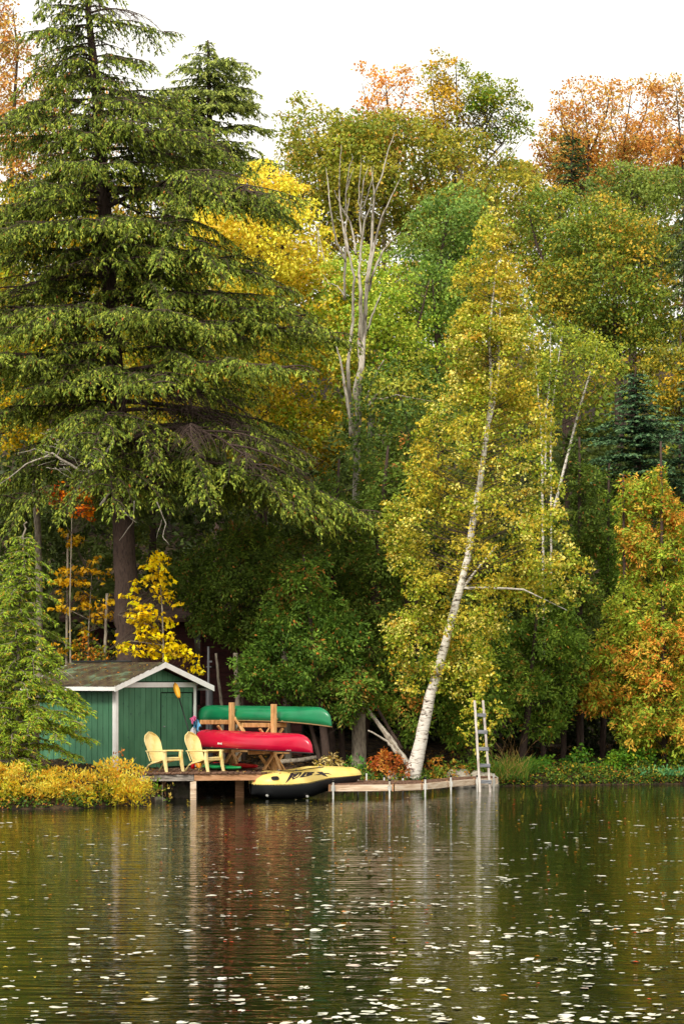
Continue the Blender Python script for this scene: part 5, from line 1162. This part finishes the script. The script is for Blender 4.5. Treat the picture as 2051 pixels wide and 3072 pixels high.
# ------------------------------------------------------------------ cedars
CEDARS = [
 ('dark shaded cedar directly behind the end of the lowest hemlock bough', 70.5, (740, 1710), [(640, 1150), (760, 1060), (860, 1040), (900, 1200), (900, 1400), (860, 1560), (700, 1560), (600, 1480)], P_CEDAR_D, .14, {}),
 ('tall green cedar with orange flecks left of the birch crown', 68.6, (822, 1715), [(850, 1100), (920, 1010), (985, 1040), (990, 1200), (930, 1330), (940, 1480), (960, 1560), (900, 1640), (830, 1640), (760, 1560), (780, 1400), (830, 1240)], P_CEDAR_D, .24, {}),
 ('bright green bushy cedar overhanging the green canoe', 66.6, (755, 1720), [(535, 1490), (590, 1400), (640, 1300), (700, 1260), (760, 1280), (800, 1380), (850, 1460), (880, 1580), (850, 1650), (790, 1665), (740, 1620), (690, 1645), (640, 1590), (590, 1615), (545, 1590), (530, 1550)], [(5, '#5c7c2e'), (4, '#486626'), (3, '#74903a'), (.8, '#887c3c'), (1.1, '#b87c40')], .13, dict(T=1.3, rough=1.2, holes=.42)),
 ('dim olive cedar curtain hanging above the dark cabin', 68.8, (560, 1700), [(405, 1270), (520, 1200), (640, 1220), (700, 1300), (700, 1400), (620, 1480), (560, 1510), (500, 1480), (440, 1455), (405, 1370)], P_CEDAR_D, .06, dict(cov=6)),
 ('low green cedar between the leaning dead trunks and the birch', 68.2, (915, 1720), [(850, 1560), (900, 1540), (960, 1560), (990, 1640), (960, 1690), (920, 1700), (870, 1650), (840, 1620)], P_CEDAR, .12, {}),
 ('green cedar with orange flecks right behind the birch trunk', 68.8, (1075, 1735), [(980, 1500), (1040, 1440), (1120, 1440), (1180, 1500), (1190, 1600), (1180, 1680), (1120, 1700), (1080, 1740), (1030, 1700), (990, 1660), (980, 1600)], P_CEDAR, .12, {}),
 ('dark green cedar standing behind the wooden ladder', 70.0, (1190, 1730), [(1120, 1420), (1200, 1370), (1290, 1380), (1330, 1440), (1330, 1560), (1300, 1670), (1240, 1690), (1160, 1660), (1130, 1560)], P_CEDAR, .13, {}),
 ('slim green and rust cedar column just right of the birch crown', 71.5, (1330, 1700), [(1300, 990), (1335, 1000), (1360, 1060), (1380, 1200), (1400, 1400), (1360, 1500), (1260, 1480), (1270, 1300), (1290, 1150)], P_CEDAR_D, .12, {}),
 ('green cedar spire between the rust column and the orange cedars', 72.5, (1380, 1700), [(1385, 1050), (1420, 1080), (1440, 1200), (1440, 1400), (1380, 1420), (1350, 1300), (1360, 1150)], P_CEDAR, .1, {}),
 ('orange and yellow green cedar, the shorter pointed top left of the tallest orange spire', 70.5, (1440, 1720), [(1435, 1080), (1470, 1075), (1490, 1150), (1500, 1300), (1510, 1480), (1500, 1620), (1450, 1660), (1370, 1650), (1310, 1600), (1330, 1500), (1390, 1420), (1400, 1280), (1410, 1160)], P_CEDAR_O, .09, dict(cov=6.4, holes=.4, R0=.34, rough=1.4)),
 ('tallest orange tinged cedar spire near the right edge', 69.8, (1525, 1740), [(1518, 1000), (1535, 1030), (1548, 1120), (1570, 1250), (1590, 1400), (1600, 1600), (1560, 1720), (1470, 1730), (1420, 1690), (1440, 1560), (1470, 1400), (1475, 1250), (1495, 1100)], P_CEDAR_O, .09, dict(cov=6.4, holes=.4, R0=.34, rough=1.4)),
 ('orange green cedar cut off by the right edge of the bank', 69.2, (1610, 1740), [(1590, 1180), (1650, 1140), (1680, 1300), (1680, 1700), (1600, 1740), (1540, 1720), (1540, 1560), (1560, 1350)], P_CEDAR_O, .09, dict(cov=6.4, holes=.4, R0=.34, rough=1.4)),
]
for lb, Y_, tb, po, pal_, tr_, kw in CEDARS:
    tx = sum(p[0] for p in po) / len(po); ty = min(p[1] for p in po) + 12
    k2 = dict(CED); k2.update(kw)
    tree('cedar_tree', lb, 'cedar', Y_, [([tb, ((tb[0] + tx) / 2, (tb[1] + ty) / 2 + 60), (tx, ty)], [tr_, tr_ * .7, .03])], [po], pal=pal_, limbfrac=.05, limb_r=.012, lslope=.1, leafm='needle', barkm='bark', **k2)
# dense dark wood behind the cedars and the shed, closes the view under the crowns
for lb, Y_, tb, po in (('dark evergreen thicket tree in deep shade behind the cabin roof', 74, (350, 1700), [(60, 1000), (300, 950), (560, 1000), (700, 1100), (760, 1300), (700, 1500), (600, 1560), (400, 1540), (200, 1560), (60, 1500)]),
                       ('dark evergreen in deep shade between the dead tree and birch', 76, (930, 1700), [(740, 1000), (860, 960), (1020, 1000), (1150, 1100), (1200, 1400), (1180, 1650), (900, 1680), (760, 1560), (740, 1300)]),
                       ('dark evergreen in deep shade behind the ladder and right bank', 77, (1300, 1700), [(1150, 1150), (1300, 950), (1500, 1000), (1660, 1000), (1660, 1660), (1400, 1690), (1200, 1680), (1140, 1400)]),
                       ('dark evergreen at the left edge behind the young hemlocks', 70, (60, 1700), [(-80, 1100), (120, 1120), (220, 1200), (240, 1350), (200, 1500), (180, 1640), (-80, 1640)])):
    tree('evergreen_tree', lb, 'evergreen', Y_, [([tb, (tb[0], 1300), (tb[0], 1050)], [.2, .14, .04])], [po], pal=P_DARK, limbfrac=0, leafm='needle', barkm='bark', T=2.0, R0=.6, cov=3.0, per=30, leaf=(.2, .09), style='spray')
# bare trunks under the crowns
def trunk(pts, rad, Y_, label, matn='bark_grey', name='tree_trunk'):
    P_ = [px(p[0], p[1], Y_) for p in pts]; P_[0][2] = float(ground(P_[0][0], Y_)) - .1; P_ = densify(P_, 5)
    rr = np.interp(np.linspace(0, 1, len(P_)), [0, 1], rad); m = MB(); m.tube([p + rng.normal(size=3) * rad[1] * .12 for p in P_], list(rr), 9)
    return tag(m.build(name, M[matn]), label, 'trunk')
trunk([(1078, 2300), (1074, 2180), (1070, 2000)], (.22, .17), 67.3, 'stout ridged grey cedar trunk in shade left of the leaning logs')
trunk([(1000, 2290), (990, 2180), (985, 2050)], (.1, .08), 67.8, 'medium brown trunk in shade right of the red canoe', 'bark')
trunk([(1030, 2290), (1022, 2190), (1018, 2050)], (.09, .07), 68.0, 'narrow brown trunk just left of the stout cedar trunk', 'bark')
trunk([(968, 2290), (935, 2190), (905, 2080)], (.07, .05), 67.2, 'thin leaning trunk right behind the red canoe tip', 'bark')
trunk([(1580, 2300), (1572, 2230), (1570, 2100)], (.07, .06), 71.2, 'thin dark trunk in the black hollow right of the ladder', 'bark')
trunk([(1630, 2300), (1626, 2220), (1624, 2080)], (.09, .07), 70.8, 'reddish brown trunk standing in the hollow behind bank shrubs', 'bark')
trunk([(1688, 2300), (1690, 2210), (1692, 2080)], (.09, .08), 71.5, 'dark trunk under the overhang of the orange cedar', 'bark')
trunk([(866, 2300), (862, 2200), (850, 1900)], (.11, .09), 68.3, 'grey trunk showing between the two posts of the rack and the cedar')
trunk([(672, 2290), (665, 2120), (655, 2040), (648, 1960)], (.05, .035), 67.8, 'slim pale sapling stem in front of the maroon cabin wall')
trunk([(716, 2290), (714, 2120), (712, 2060), (706, 1960)], (.085, .07), 67.6, 'brown trunk against the maroon cabin wall behind the rack')
trunk([(118, 2290), (118, 1750), (108, 1500), (100, 1350)], (.11, .08), 68.5, 'grey trunk left of the big hemlock under its boughs')
trunk([(314, 2200), (316, 1960), (318, 1860), (322, 1780)], (.05, .04), 66.8, 'thin grey sapling stem left of the hemlock trunk above the roof')
trunk([(198, 2200), (200, 1900), (204, 1600)], (.04, .03), 67.2, 'very thin grey stem among ochre leaves left of the hemlock trunk')

# ------------------------------------------------------------------ saplings by the hemlock trunk
BIG = dict(T=0.7, R0=0.26, per=13, leaf=(0.15, 0.085), style='big', limb_r=.01, limbfrac=.8, flat=.45, own=.8)
tree('yellow_sapling', 'vivid yellow sapling with large drooping leaves in front of the hemlock trunk', 'sapling', 64.6,
     [([(372, 1700), (375, 1500), (372, 1400), (362, 1262)], [.03, .025, .018, .006]), ([(374, 1450), (310, 1420), (270, 1410)], [.014, .01, .004]), ([(374, 1480), (300, 1470), (250, 1490)], [.014, .01, .004])],
     [[(350, 1262), (378, 1258), (398, 1300), (405, 1335), (380, 1345), (340, 1320)], [(300, 1330), (350, 1310), (370, 1350), (310, 1375), (285, 1372)], ([(350, 1345), (400, 1340), (414, 1395), (380, 1410), (355, 1390)], {}),
      [(280, 1385), (340, 1385), (400, 1400), (412, 1440), (340, 1450), (275, 1420)], [(255, 1450), (320, 1440), (400, 1440), (435, 1500), (400, 1525), (330, 1510), (250, 1500)], [(395, 1495), (455, 1515), (460, 1545), (410, 1525)]],
     cov=3.0, pal=[(5, '#e4cc30'), (3, '#e0c030'), (2, '#c8c42c'), (1, '#ecdc4c')], **BIG)
tree('ochre_sapling', 'ochre yellow leaved sapling in the shade left of the hemlock trunk', 'sapling', 67,
     [([(200, 1700), (203, 1450), (210, 1320)], [.03, .02, .006]), ([(202, 1420), (140, 1390), (110, 1370)], [.012, .01, .004])],
     [[(110, 1355), (160, 1300), (215, 1285), (262, 1310), (265, 1345), (220, 1340), (180, 1345), (130, 1375)], [(160, 1370), (220, 1350), (272, 1370), (270, 1420), (230, 1430), (190, 1400)], [(105, 1395), (150, 1380), (180, 1405), (150, 1415)], [(155, 1445), (180, 1430), (200, 1455), (190, 1475)], [(120, 1490), (160, 1465), (185, 1490), (150, 1505), (125, 1505)],
      [(140, 1215), (180, 1215), (200, 1250), (160, 1270)]],
     cov=2.6, pal=[(4, '#d8b438'), (3, '#c09428'), (2, '#b8a428')], **BIG)
tree('orange_sapling', 'rust orange foliage hanging low under the left hemlock boughs', 'sapling', 65.5,
     [([(165, 1700), (160, 1400), (165, 1180)], [.03, .02, .008])],
     [[(100, 1130), (140, 1100), (170, 1130), (150, 1180), (110, 1160)], [(160, 1120), (215, 1115), (222, 1170), (195, 1215), (165, 1190)], [(225, 1120), (250, 1130), (245, 1160)]],
     cov=2.2, pal=[(4, '#c8602c'), (3, '#d88428'), (2, '#a84c24'), (1, '#e0a030')], **{**BIG, 'leaf': (.11, .06)})
tree('mottled_shrub', 'green and orange mottled shrub just above the mossy roof ridge', 'shrub', 66.5,
     [([(230, 1700), (230, 1480)], [.03, .01])], [[(150, 1480), (200, 1455), (260, 1470), (300, 1490), (300, 1515), (160, 1515)]],
     cov=2.2, pal=[(3, '#a08c2c'), (3, '#c08030'), (3, '#6c7c2a'), (1, '#d8a838')], **{**BIG, 'leaf': (.09, .05)})
# bare lichened branches of the hemlock, left of trunk and below it
def twig(hb, pts, r0, r1, dy=-1.5):
    P_ = densify([pd(p[0], p[1], 66.5 + dy) for p in pts], 3); rr = np.interp(np.linspace(0, 1, len(P_)), [0, 1], [r0, r1]); hb.tube([p + rng.normal(size=3) * .01 for p in P_], list(rr), 5)
db = empty('dead_branch', pd(262, 1085, 65).tolist(), 'pale lichen covered dead limbs tangled in the left hemlock boughs above the orange foliage', 'dead branch')
for p_, a_, b_ in (([(262, 1090), (180, 1078), (120, 1040), (60, 1065), (0, 1110)], .05, .012), ([(230, 1160), (250, 1130), (262, 1085)], .05, .04), ([(170, 1130), (230, 1060), (262, 1010)], .06, .03), ([(130, 1050), (150, 1000), (190, 975)], .025, .006), ([(120, 1040), (80, 1030), (40, 1040)], .02, .006)):
    m_ = MB(); twig(m_, p_, a_, b_); m_.build('limb', M['bark_dead'], db)
m_ = MB()
for k in range(34):
    x0, y0 = random.uniform(80, 220), random.uniform(985, 1075); a_ = random.uniform(-1, 1.2); twig(m_, [(x0, y0), (x0 + 14, y0 + 10 * a_), (x0 + random.uniform(22, 45), y0 + 28 * a_)], .010, .003, random.uniform(-2.2, -1))
tag(m_.build('twigs', M['bark_dead'], db), kind='stuff')
db2 = empty('dead_branch', pd(265, 1140, 64).tolist(), 'crooked pale dead limb hanging in front of the hemlock trunk top', 'dead branch')
for p_, a_, b_, c_ in (([(265, 1140), (280, 1170), (312, 1200)], .03, .012, -2.5), ([(308, 1150), (303, 1200), (275, 1240)], .018, .006, -2.5)):
    m_ = MB(); twig(m_, p_, a_, b_, c_); m_.build('limb', M['bark_dead'], db2)
db3 = empty('dead_branch', pd(360, 1150, 63.5).tolist(), 'thin forked dead twig hanging right of the hemlock trunk', 'dead branch')
for p_, a_, b_, c_ in (([(360, 1150), (380, 1200), (372, 1230), (388, 1250)], .018, .006, -3), ([(372, 1190), (358, 1235)], .012, .005, -3)):
    m_ = MB(); twig(m_, p_, a_, b_, c_); m_.build('limb', M['bark_dead'], db3)

# ------------------------------------------------------------------ shoreline shrubs and plants
W_ = dict(style='willow', R0=.22, per=22, leaf=(.10, .036), limb_r=.008, up=.8, flat=1.2, T=1.0, tmin=.12, own=.6, jit=.28, rough=1.3)
P_BUSH = [(5, '#f0c850'), (3, '#f0e06c'), (1.4, '#d8d050'), (3, '#ecb04c'), (.8, '#a8b848')]
for lb, Y_, tb, po in (
    ('golden yellow willowy bush at the left edge of the water', 55.9, (60, 1845), [(-60, 1770), (0, 1750), (60, 1760), (110, 1775), (140, 1840), (90, 1855), (0, 1862), (-60, 1868)]),
    ('golden yellow willowy bush in the middle of the bank below the shed wall', 56.2, (170, 1838), [(80, 1775), (130, 1760), (180, 1765), (215, 1780), (240, 1840), (170, 1850), (100, 1855)]),
    ('tallest golden orange willowy bush covering the foot of the white shed corner', 56.8, (270, 1832), [(190, 1770), (225, 1745), (265, 1735), (300, 1755), (335, 1765), (350, 1790), (352, 1835), (280, 1843), (200, 1846)])):
    k2 = dict(W_)
    tree('willow_bush', lb, 'bush', Y_, [([tb, (tb[0], tb[1] - 50)], [.02, .01])], [po, ([(p[0], p[1] + 45 if p[1] < 1800 else p[1]) for p in po], dict(pal=[(3, '#b8b83c'), (4, '#f0cc48'), (1, '#84982c')], Y=Y_ - .3, cov=1.4))], cov=3.2, pal=P_BUSH, limbfrac=.2, leafm='leaf_thin', group='golden bushes along the left bank', **k2)
tree('dead_reed', 'few tall russet dry stems sticking up in front of the white shed corner', 'plant', 57.5,
     [([(262, 1800), (275, 1720)], [.006, .003]), ([(264, 1800), (258, 1730)], [.006, .003]), ([(270, 1800), (312, 1738)], [.005, .003]), ([(268, 1800), (290, 1740)], [.005, .003])],
     [[(255, 1720), (285, 1715), (295, 1750), (260, 1755)]], pal=[(3, '#c88440'), (2, '#b06c38')], cov=.5, limbfrac=0, **{**W_, 'R0': .1, 'per': 6})
tree('small_shrub', 'sparse green and cream shrub beside the dark boulder left of the deck post', 'shrub', 58.6,
     [([(375, 1838), (372, 1800)], [.012, .006])], [[(350, 1780), (375, 1790), (400, 1805), (395, 1835), (355, 1838)]], pal=[(3, '#6c8c30'), (2, '#b8a458'), (2, '#8c6c38')], cov=1.8, limbfrac=.5, **{**W_, 'leaf': (.09, .045)})
FERN = dict(style='spray', R0=.28, per=26, leaf=(.10, .036), limb_r=.006, limbfrac=.1, T=.7, tmin=.15, own=.85)
for lb, Y_, po, pal_ in (
    ('cream and pale yellow fern clump right of the rack behind the dinghy', 66.0, [(715, 1755), (735, 1735), (770, 1725), (800, 1750), (800, 1785), (720, 1785)], [(3, '#e0c888'), (2, '#c8b048'), (2, '#b88c48'), (1, '#8c9c34')]),
    ('fresh green fern clump growing behind the right end of the yellow boat', 65.6, [(790, 1750), (815, 1728), (850, 1745), (855, 1795), (795, 1795)], [(4, '#4c8c38'), (3, '#6ca03c'), (1, '#c8c048')]),
    ('rust orange fern clump between the green ferns and the birch foot', 65.6, [(850, 1740), (880, 1722), (920, 1735), (940, 1770), (935, 1798), (850, 1798)], [(3, '#c07838'), (3, '#a85c30'), (2, '#d0a050'), (2, '#8c9434')]),
    ('mixed brown and green ferns right of the birch foot', 66.2, [(975, 1755), (1000, 1735), (1040, 1740), (1075, 1760), (1060, 1790), (985, 1798)], [(3, '#98702f'), (3, '#788430'), (2, '#c08840'), (2, '#5c7c2c'), (1, '#d0b850')]),
    ('low green and brown bank plants between boulder and ladder', 67.2, [(1060, 1750), (1090, 1735), (1120, 1740), (1120, 1795), (1070, 1795)], [(3, '#5c7c2c'), (2, '#8c8c34'), (1, '#98702f')])):
    tree('fern_clump', lb, 'ferns', Y_, [([((po[0][0] + po[-2][0]) / 2, po[-1][1]), ((po[0][0] + po[-2][0]) / 2, po[-1][1] - 25)], [.012, .006])], [po], cov=3.2, pal=pal_, group='ferns on the bank behind the dock', **FERN)
for lb, Y_, po, pal_ in (
    ('green leafy bank shrub with yellow spots right of the reeds', 69.2, [(1150, 1770), (1200, 1745), (1250, 1740), (1290, 1755), (1300, 1800), (1160, 1803)], [(4, '#4c7c28'), (3, '#68902e'), (1, '#c8b040'), (1, '#b87838')]),
    ('mid green bank shrub under the dark cedar hollow', 69.6, [(1280, 1740), (1330, 1715), (1380, 1730), (1400, 1760), (1400, 1800), (1290, 1803)], [(4, '#5c8c2c'), (3, '#46702a'), (2, '#94a838'), (1, '#d0c050')]),
    ('yellow green bank shrub below the orange cedars', 69.6, [(1390, 1735), (1450, 1710), (1510, 1720), (1520, 1800), (1400, 1803)], [(4, '#6c9430'), (3, '#507c2a'), (2, '#b0b43c')]),
    ('yellow green shrub at the right edge of the bank', 69.8, [(1510, 1720), (1560, 1690), (1640, 1700), (1640, 1805), (1520, 1803)], [(4, '#84a034'), (3, '#5c842c'), (2, '#b8b840')])):
    tree('bank_shrub', lb, 'shrub', Y_, [([((po[0][0] + po[-2][0]) / 2, po[-1][1]), ((po[0][0] + po[-2][0]) / 2, po[-1][1] - 30)], [.015, .008])], [po], cov=4.2, pal=pal_, group='green shrubs on the right bank', T=.8, rough=1.8, R0=.26, per=24, leaf=(.10, .06), tmin=.15, limb_r=.008, limbfrac=.15)
def blades(name, label, cat, xc, yb, Y_, wx, n_, L, W, pal_, spread=.35):
    b0 = px(xc, yb, Y_); b0[2] = max(0.0, float(ground(b0[0], Y_)))
    P_ = np.stack([b0[0] + np.clip(rng.normal(size=n_), -1.7, 1.7) * wx, b0[1] + np.clip(rng.normal(size=n_), -1.7, 1.7) * wx * .5, np.full(n_, b0[2])], 1)
    out = []; 
    for sct in range(3):
        Ax = np.array([0, 0, 1.0]) + (LEAN := (rng.normal(size=(n_, 3)) * spread if sct == 0 else LEAN * 1.9)) * [1, 1, .2]; Ax /= np.linalg.norm(Ax, axis=1, keepdims=True); Ls = (L * (1, .8, .6)[sct]) * (LR := (rng.uniform(.6, 1.2, n_) if sct == 0 else LR))
        N = np.array([0, -1.0, .2]) + rng.normal(size=(n_, 3)) * .5
        if sct == 0: CC = pick(pal_, n_) * rng.uniform(.75, 1.2, (n_, 1))
        out.append((P_ + Ax * (Ls * .5)[:, None], Ax, N, Ls * 1.15, W * np.ones(n_) * (1, 1, .8)[sct], CC)); P_ = P_ + Ax * Ls[:, None] * .95
    o = link(name, leaf_mesh(name, *concat(out), bend=.0), M['leaf']); return tag(o, label, cat)
blades('reed_tuft', 'tuft of long green reeds with dry tan blades just right of the dock end', 'reeds', 1528, 2352, 67.6, .28, 260, .34, .016, [(4, '#5c8430'), (2, '#88963c'), (2, '#b89c58')])
blades('reed_tuft', 'shorter green reed tuft under the black hollow right of the tan reeds', 'reeds', 1585, 2350, 68.4, .3, 220, .22, .016, [(4, '#4c7c2c'), (2, '#6c9034')])
blades('dry_weed', 'sparse bare brown weed stalks rising above the reeds', 'weeds', 1515, 2340, 68.2, .2, 26, .5, .012, [(3, '#8c7048'), (2, '#a88c60')], .22)
blades('arrow_plant', 'broad blue green leaved water plant at the right bank', 'plant', 1975, 2352, 69.0, .34, 90, .13, .055, [(4, '#5c9464'), (3, '#74a868'), (1, '#a8c060')], .6)
blades('arrow_plant', 'second broad blue green leaved plant at the far right corner of the bank', 'plant', 2040, 2352, 69.2, .25, 70, .13, .055, [(4, '#5c9464'), (3, '#74a868')], .6)
# leaf litter and bank plants (uncountable)
def scatter_litter():
    n_ = 26000; x_ = rng.uniform(-9, 12, n_); d_ = rng.uniform(.15, 8, n_); y_ = shore(x_) + d_; z_ = ground(x_, y_) + .012
    P_ = np.stack([x_, y_, z_], 1); N = np.array([0, -.15, 1.0]) + rng.normal(size=(n_, 3)) * .4; Ax = rng.normal(size=(n_, 3)); Ax[:, 2] *= .2
    return leaf_mesh('leaf_litter', P_, Ax, N, rng.uniform(.06, .12, n_), rng.uniform(.04, .07, n_), pick([(4, '#4a3822'), (3, '#5e472a'), (1.5, '#8c6c3e'), (.7, '#b88c3c'), (4, '#30261a')], n_) * rng.uniform(.6, 1.1, (n_, 1)))
tag(link('leaf_litter', scatter_litter(), M['leaf']), 'brown and tan fallen leaves covering the bank', 'leaves', kind='stuff')
def scatter_cover():
    n_ = 30000; x_ = np.concatenate([rng.uniform(4.2, 12, n_ // 2), rng.uniform(-9, 4.4, n_ // 2)]); d_ = rng.uniform(.02, 1.2, n_) ** 1.3; y_ = shore(x_) + d_
    dens = (np.sin(x_ * 3.1) + np.sin(x_ * 7.3 + 2) + 2) / 4; keep = (rng.random(n_) < .25 + .75 * dens) & ~((x_ > -5.2) & (x_ < -2.4)); x_, y_ = x_[keep], y_[keep]; n_ = len(x_)
    hgt = .28 * rng.random(n_) * (.4 + .6 * (np.sin(x_ * 5.3 + y_ * 3) + 1) / 2); z_ = ground(x_, y_) + hgt
    P_ = np.stack([x_, y_, z_], 1); N = np.array([0, -.4, .8]) + rng.normal(size=(n_, 3)) * .5; Ax = rng.normal(size=(n_, 3))
    return leaf_mesh('ground_cover', P_, Ax, N, rng.uniform(.05, .10, n_), rng.uniform(.035, .06, n_), pick([(4, '#3e5e22'), (3, '#567228'), (1.5, '#808e34'), (.6, '#c8a840'), (.8, '#a06834')], n_) * rng.uniform(.6, 1.15, (n_, 1)))
tag(link('ground_cover', scatter_cover(), M['leaf']), 'low green and yellow ground cover along the water edge', 'ground cover', kind='stuff')

# ------------------------------------------------------------------ lily pads and floating leaves
def pad_shape(seed, nseg=12):
    r2 = random.Random(seed); vs = [(0, 0, 0.002)]; ex = r2.uniform(.75, 1.0)
    for k in range(nseg):
        q = 2 * math.pi * (k + .5) / nseg * .95; rr = r2.uniform(.9, 1.05); vs.append((math.cos(q) * rr, math.sin(q) * rr * ex, r2.uniform(.02, .11)))
    return vs, [(0, k, k + 1) for k in range(1, nseg)]
PADM = []
for s_ in range(6):
    v_, f_ = pad_shape(s_); me = bpy.data.meshes.new('lily_pad'); me.from_pydata(v_, [], f_); me.polygons.foreach_set('use_smooth', [True] * len(f_)); me.materials.append(M['pad']); PADM.append(me)
pads = []
for k in range(700):
    py_ = 2400 + 700 * random.random() ** .9; px_ = random.uniform(-80, 2130)
    if py_ < 2470 and px_ < 1480: continue
    if px_ < 900 and random.random() < (.55 if py_ < 2900 else .3): continue
    Y_ = CAMH * F / (py_ - HOR); x_ = gx(px_, Y_); m_ = random.choice((1, 1, 2, 3, 4, 6))
    if 2900 < py_: m_ = random.choice((1, 1, 2, 3))
    for j in range(m_):
        xx = x_ + random.gauss(0, .22) * (m_ > 1); yy = Y_ + random.gauss(0, .10) * (m_ > 1)
        r_ = random.uniform(.024, .062) if random.random() < .9 else random.uniform(.062, .09)
        pads.append((xx, yy, r_))
for (cx_, cy_, n_) in ((1080, 3045, 14), (1920, 3052, 16), (1180, 3020, 7), (1650, 3060, 12), (1780, 3062, 9), (1330, 3062, 6), (1000, 3062, 8)):
    Y_ = CAMH * F / (cy_ - HOR)
    for j in range(n_): pads.append((gx(cx_, Y_) + random.gauss(0, .16), Y_ + random.gauss(0, .12), random.uniform(.04, .085)))
ok = []
for p in sorted(pads, key=lambda q: -q[2] / q[1] ** 2):
    if p[1] < float(shore(p[0])) - .6 and all((p[0] - q[0]) ** 2 + (p[1] - q[1]) ** 2 > (p[2] + q[2]) ** 2 * .8 for q in ok): ok.append(p)
for i, (x_, y_, r_) in enumerate(ok[:300]):
    o = bpy.data.objects.new('lily_pad', PADM[i % 6]); COL.objects.link(o); o.location = (x_, y_, .006 + random.uniform(0, .004)); o.rotation_euler = (R(random.gauss(0, 3)), R(random.gauss(0, 3)), random.uniform(0, 6.28)); o.scale = (r_, r_, r_)
    tag(o, 'small pale lily pad floating on the dark lake water', 'lily pad', 'pale lily pads scattered over the lake')
mb = MB()
for i, (x_, y_, r_) in enumerate(ok[300:]):
    v_, f_ = pad_shape(i % 9, 7); q = random.uniform(0, 6.28); ca, sa = math.cos(q) * r_, math.sin(q) * r_
    mb.add([(x_ + vx * ca - vy * sa, y_ + vx * sa + vy * ca, .006 + vz * r_) for vx, vy, vz in v_], f_)
tag(mb.build('lily_pads', M['pad']), 'far pale lily pads and leaves floating in drifts on the lake', 'lily pads', kind='stuff')
lx = rng.uniform(-9, 9, 420); ly = rng.uniform(22, 62, 420); kp = ly < shore(lx) - .8; lx, ly = lx[kp], ly[kp]; n_ = len(lx)
tag(link('floating_leaves', leaf_mesh('floating_leaves', np.stack([lx, ly, np.full(n_, .012)], 1), np.stack([rng.normal(size=n_), rng.normal(size=n_), rng.normal(size=n_) * .03], 1), np.array([0, 0, 1.0]) + rng.normal(size=(n_, 3)) * .06, rng.uniform(.05, .09, n_), rng.uniform(.03, .05, n_), pick([(3, '#d89038'), (2, '#c85c38'), (2, '#d8c048'), (2, '#d8c8a0')], n_)), M['leaf']), 'small orange and yellow fallen leaves floating on the lake', 'leaves', kind='stuff')
# fallen leaves on the roof, deck and canoes
def fallen(name, label, n_, fpos):
    P_ = np.array([fpos() for _ in range(n_)]); N = np.array([0, 0, 1.0]) + rng.normal(size=(n_, 3)) * .3; Ax = rng.normal(size=(n_, 3)); Ax[:, 2] = 0
    tag(link(name, leaf_mesh(name, P_, Ax, N, rng.uniform(.05, .08, n_), rng.uniform(.035, .05, n_), pick([(3, '#d8a838'), (2, '#c87c38'), (2, '#d8c070')], n_)), M['leaf']), label, 'leaves', kind='stuff')
fallen('deck_leaves', 'scattered fallen leaves lying on the brown deck planks', 70, lambda: (random.uniform(-5.0, -1.5), random.uniform(59.8, 63.8), ZD + .012))
fallen('dock_leaves', 'a few fallen leaves lying on the pale dock', 24, lambda: (lambda q, f_: tuple((FR[q].lerp(BK[q], f_)).to_tuple()[:2]) + (ZK + .012,))(random.randint(0, 4), random.random()))
fallen('roof_leaves', 'scattered yellow leaves lying on the mossy roof', 60, lambda: tuple(roofpt(-random.uniform(.1, HS - .1), random.uniform(-.2, SL + .2), .045)))
print('LEAF QUADS', TOTAL[0], 'tris', TOTAL[0] * 2)

dg_ = 0
for o_ in S.objects:
    if o_.type == 'MESH': dg_ += sum(len(p.vertices) - 2 for p in o_.data.polygons) if len(o_.data.polygons) < 5000 else len(o_.data.loops) - 2 * len(o_.data.polygons)
print('SCENE TRIS', dg_)
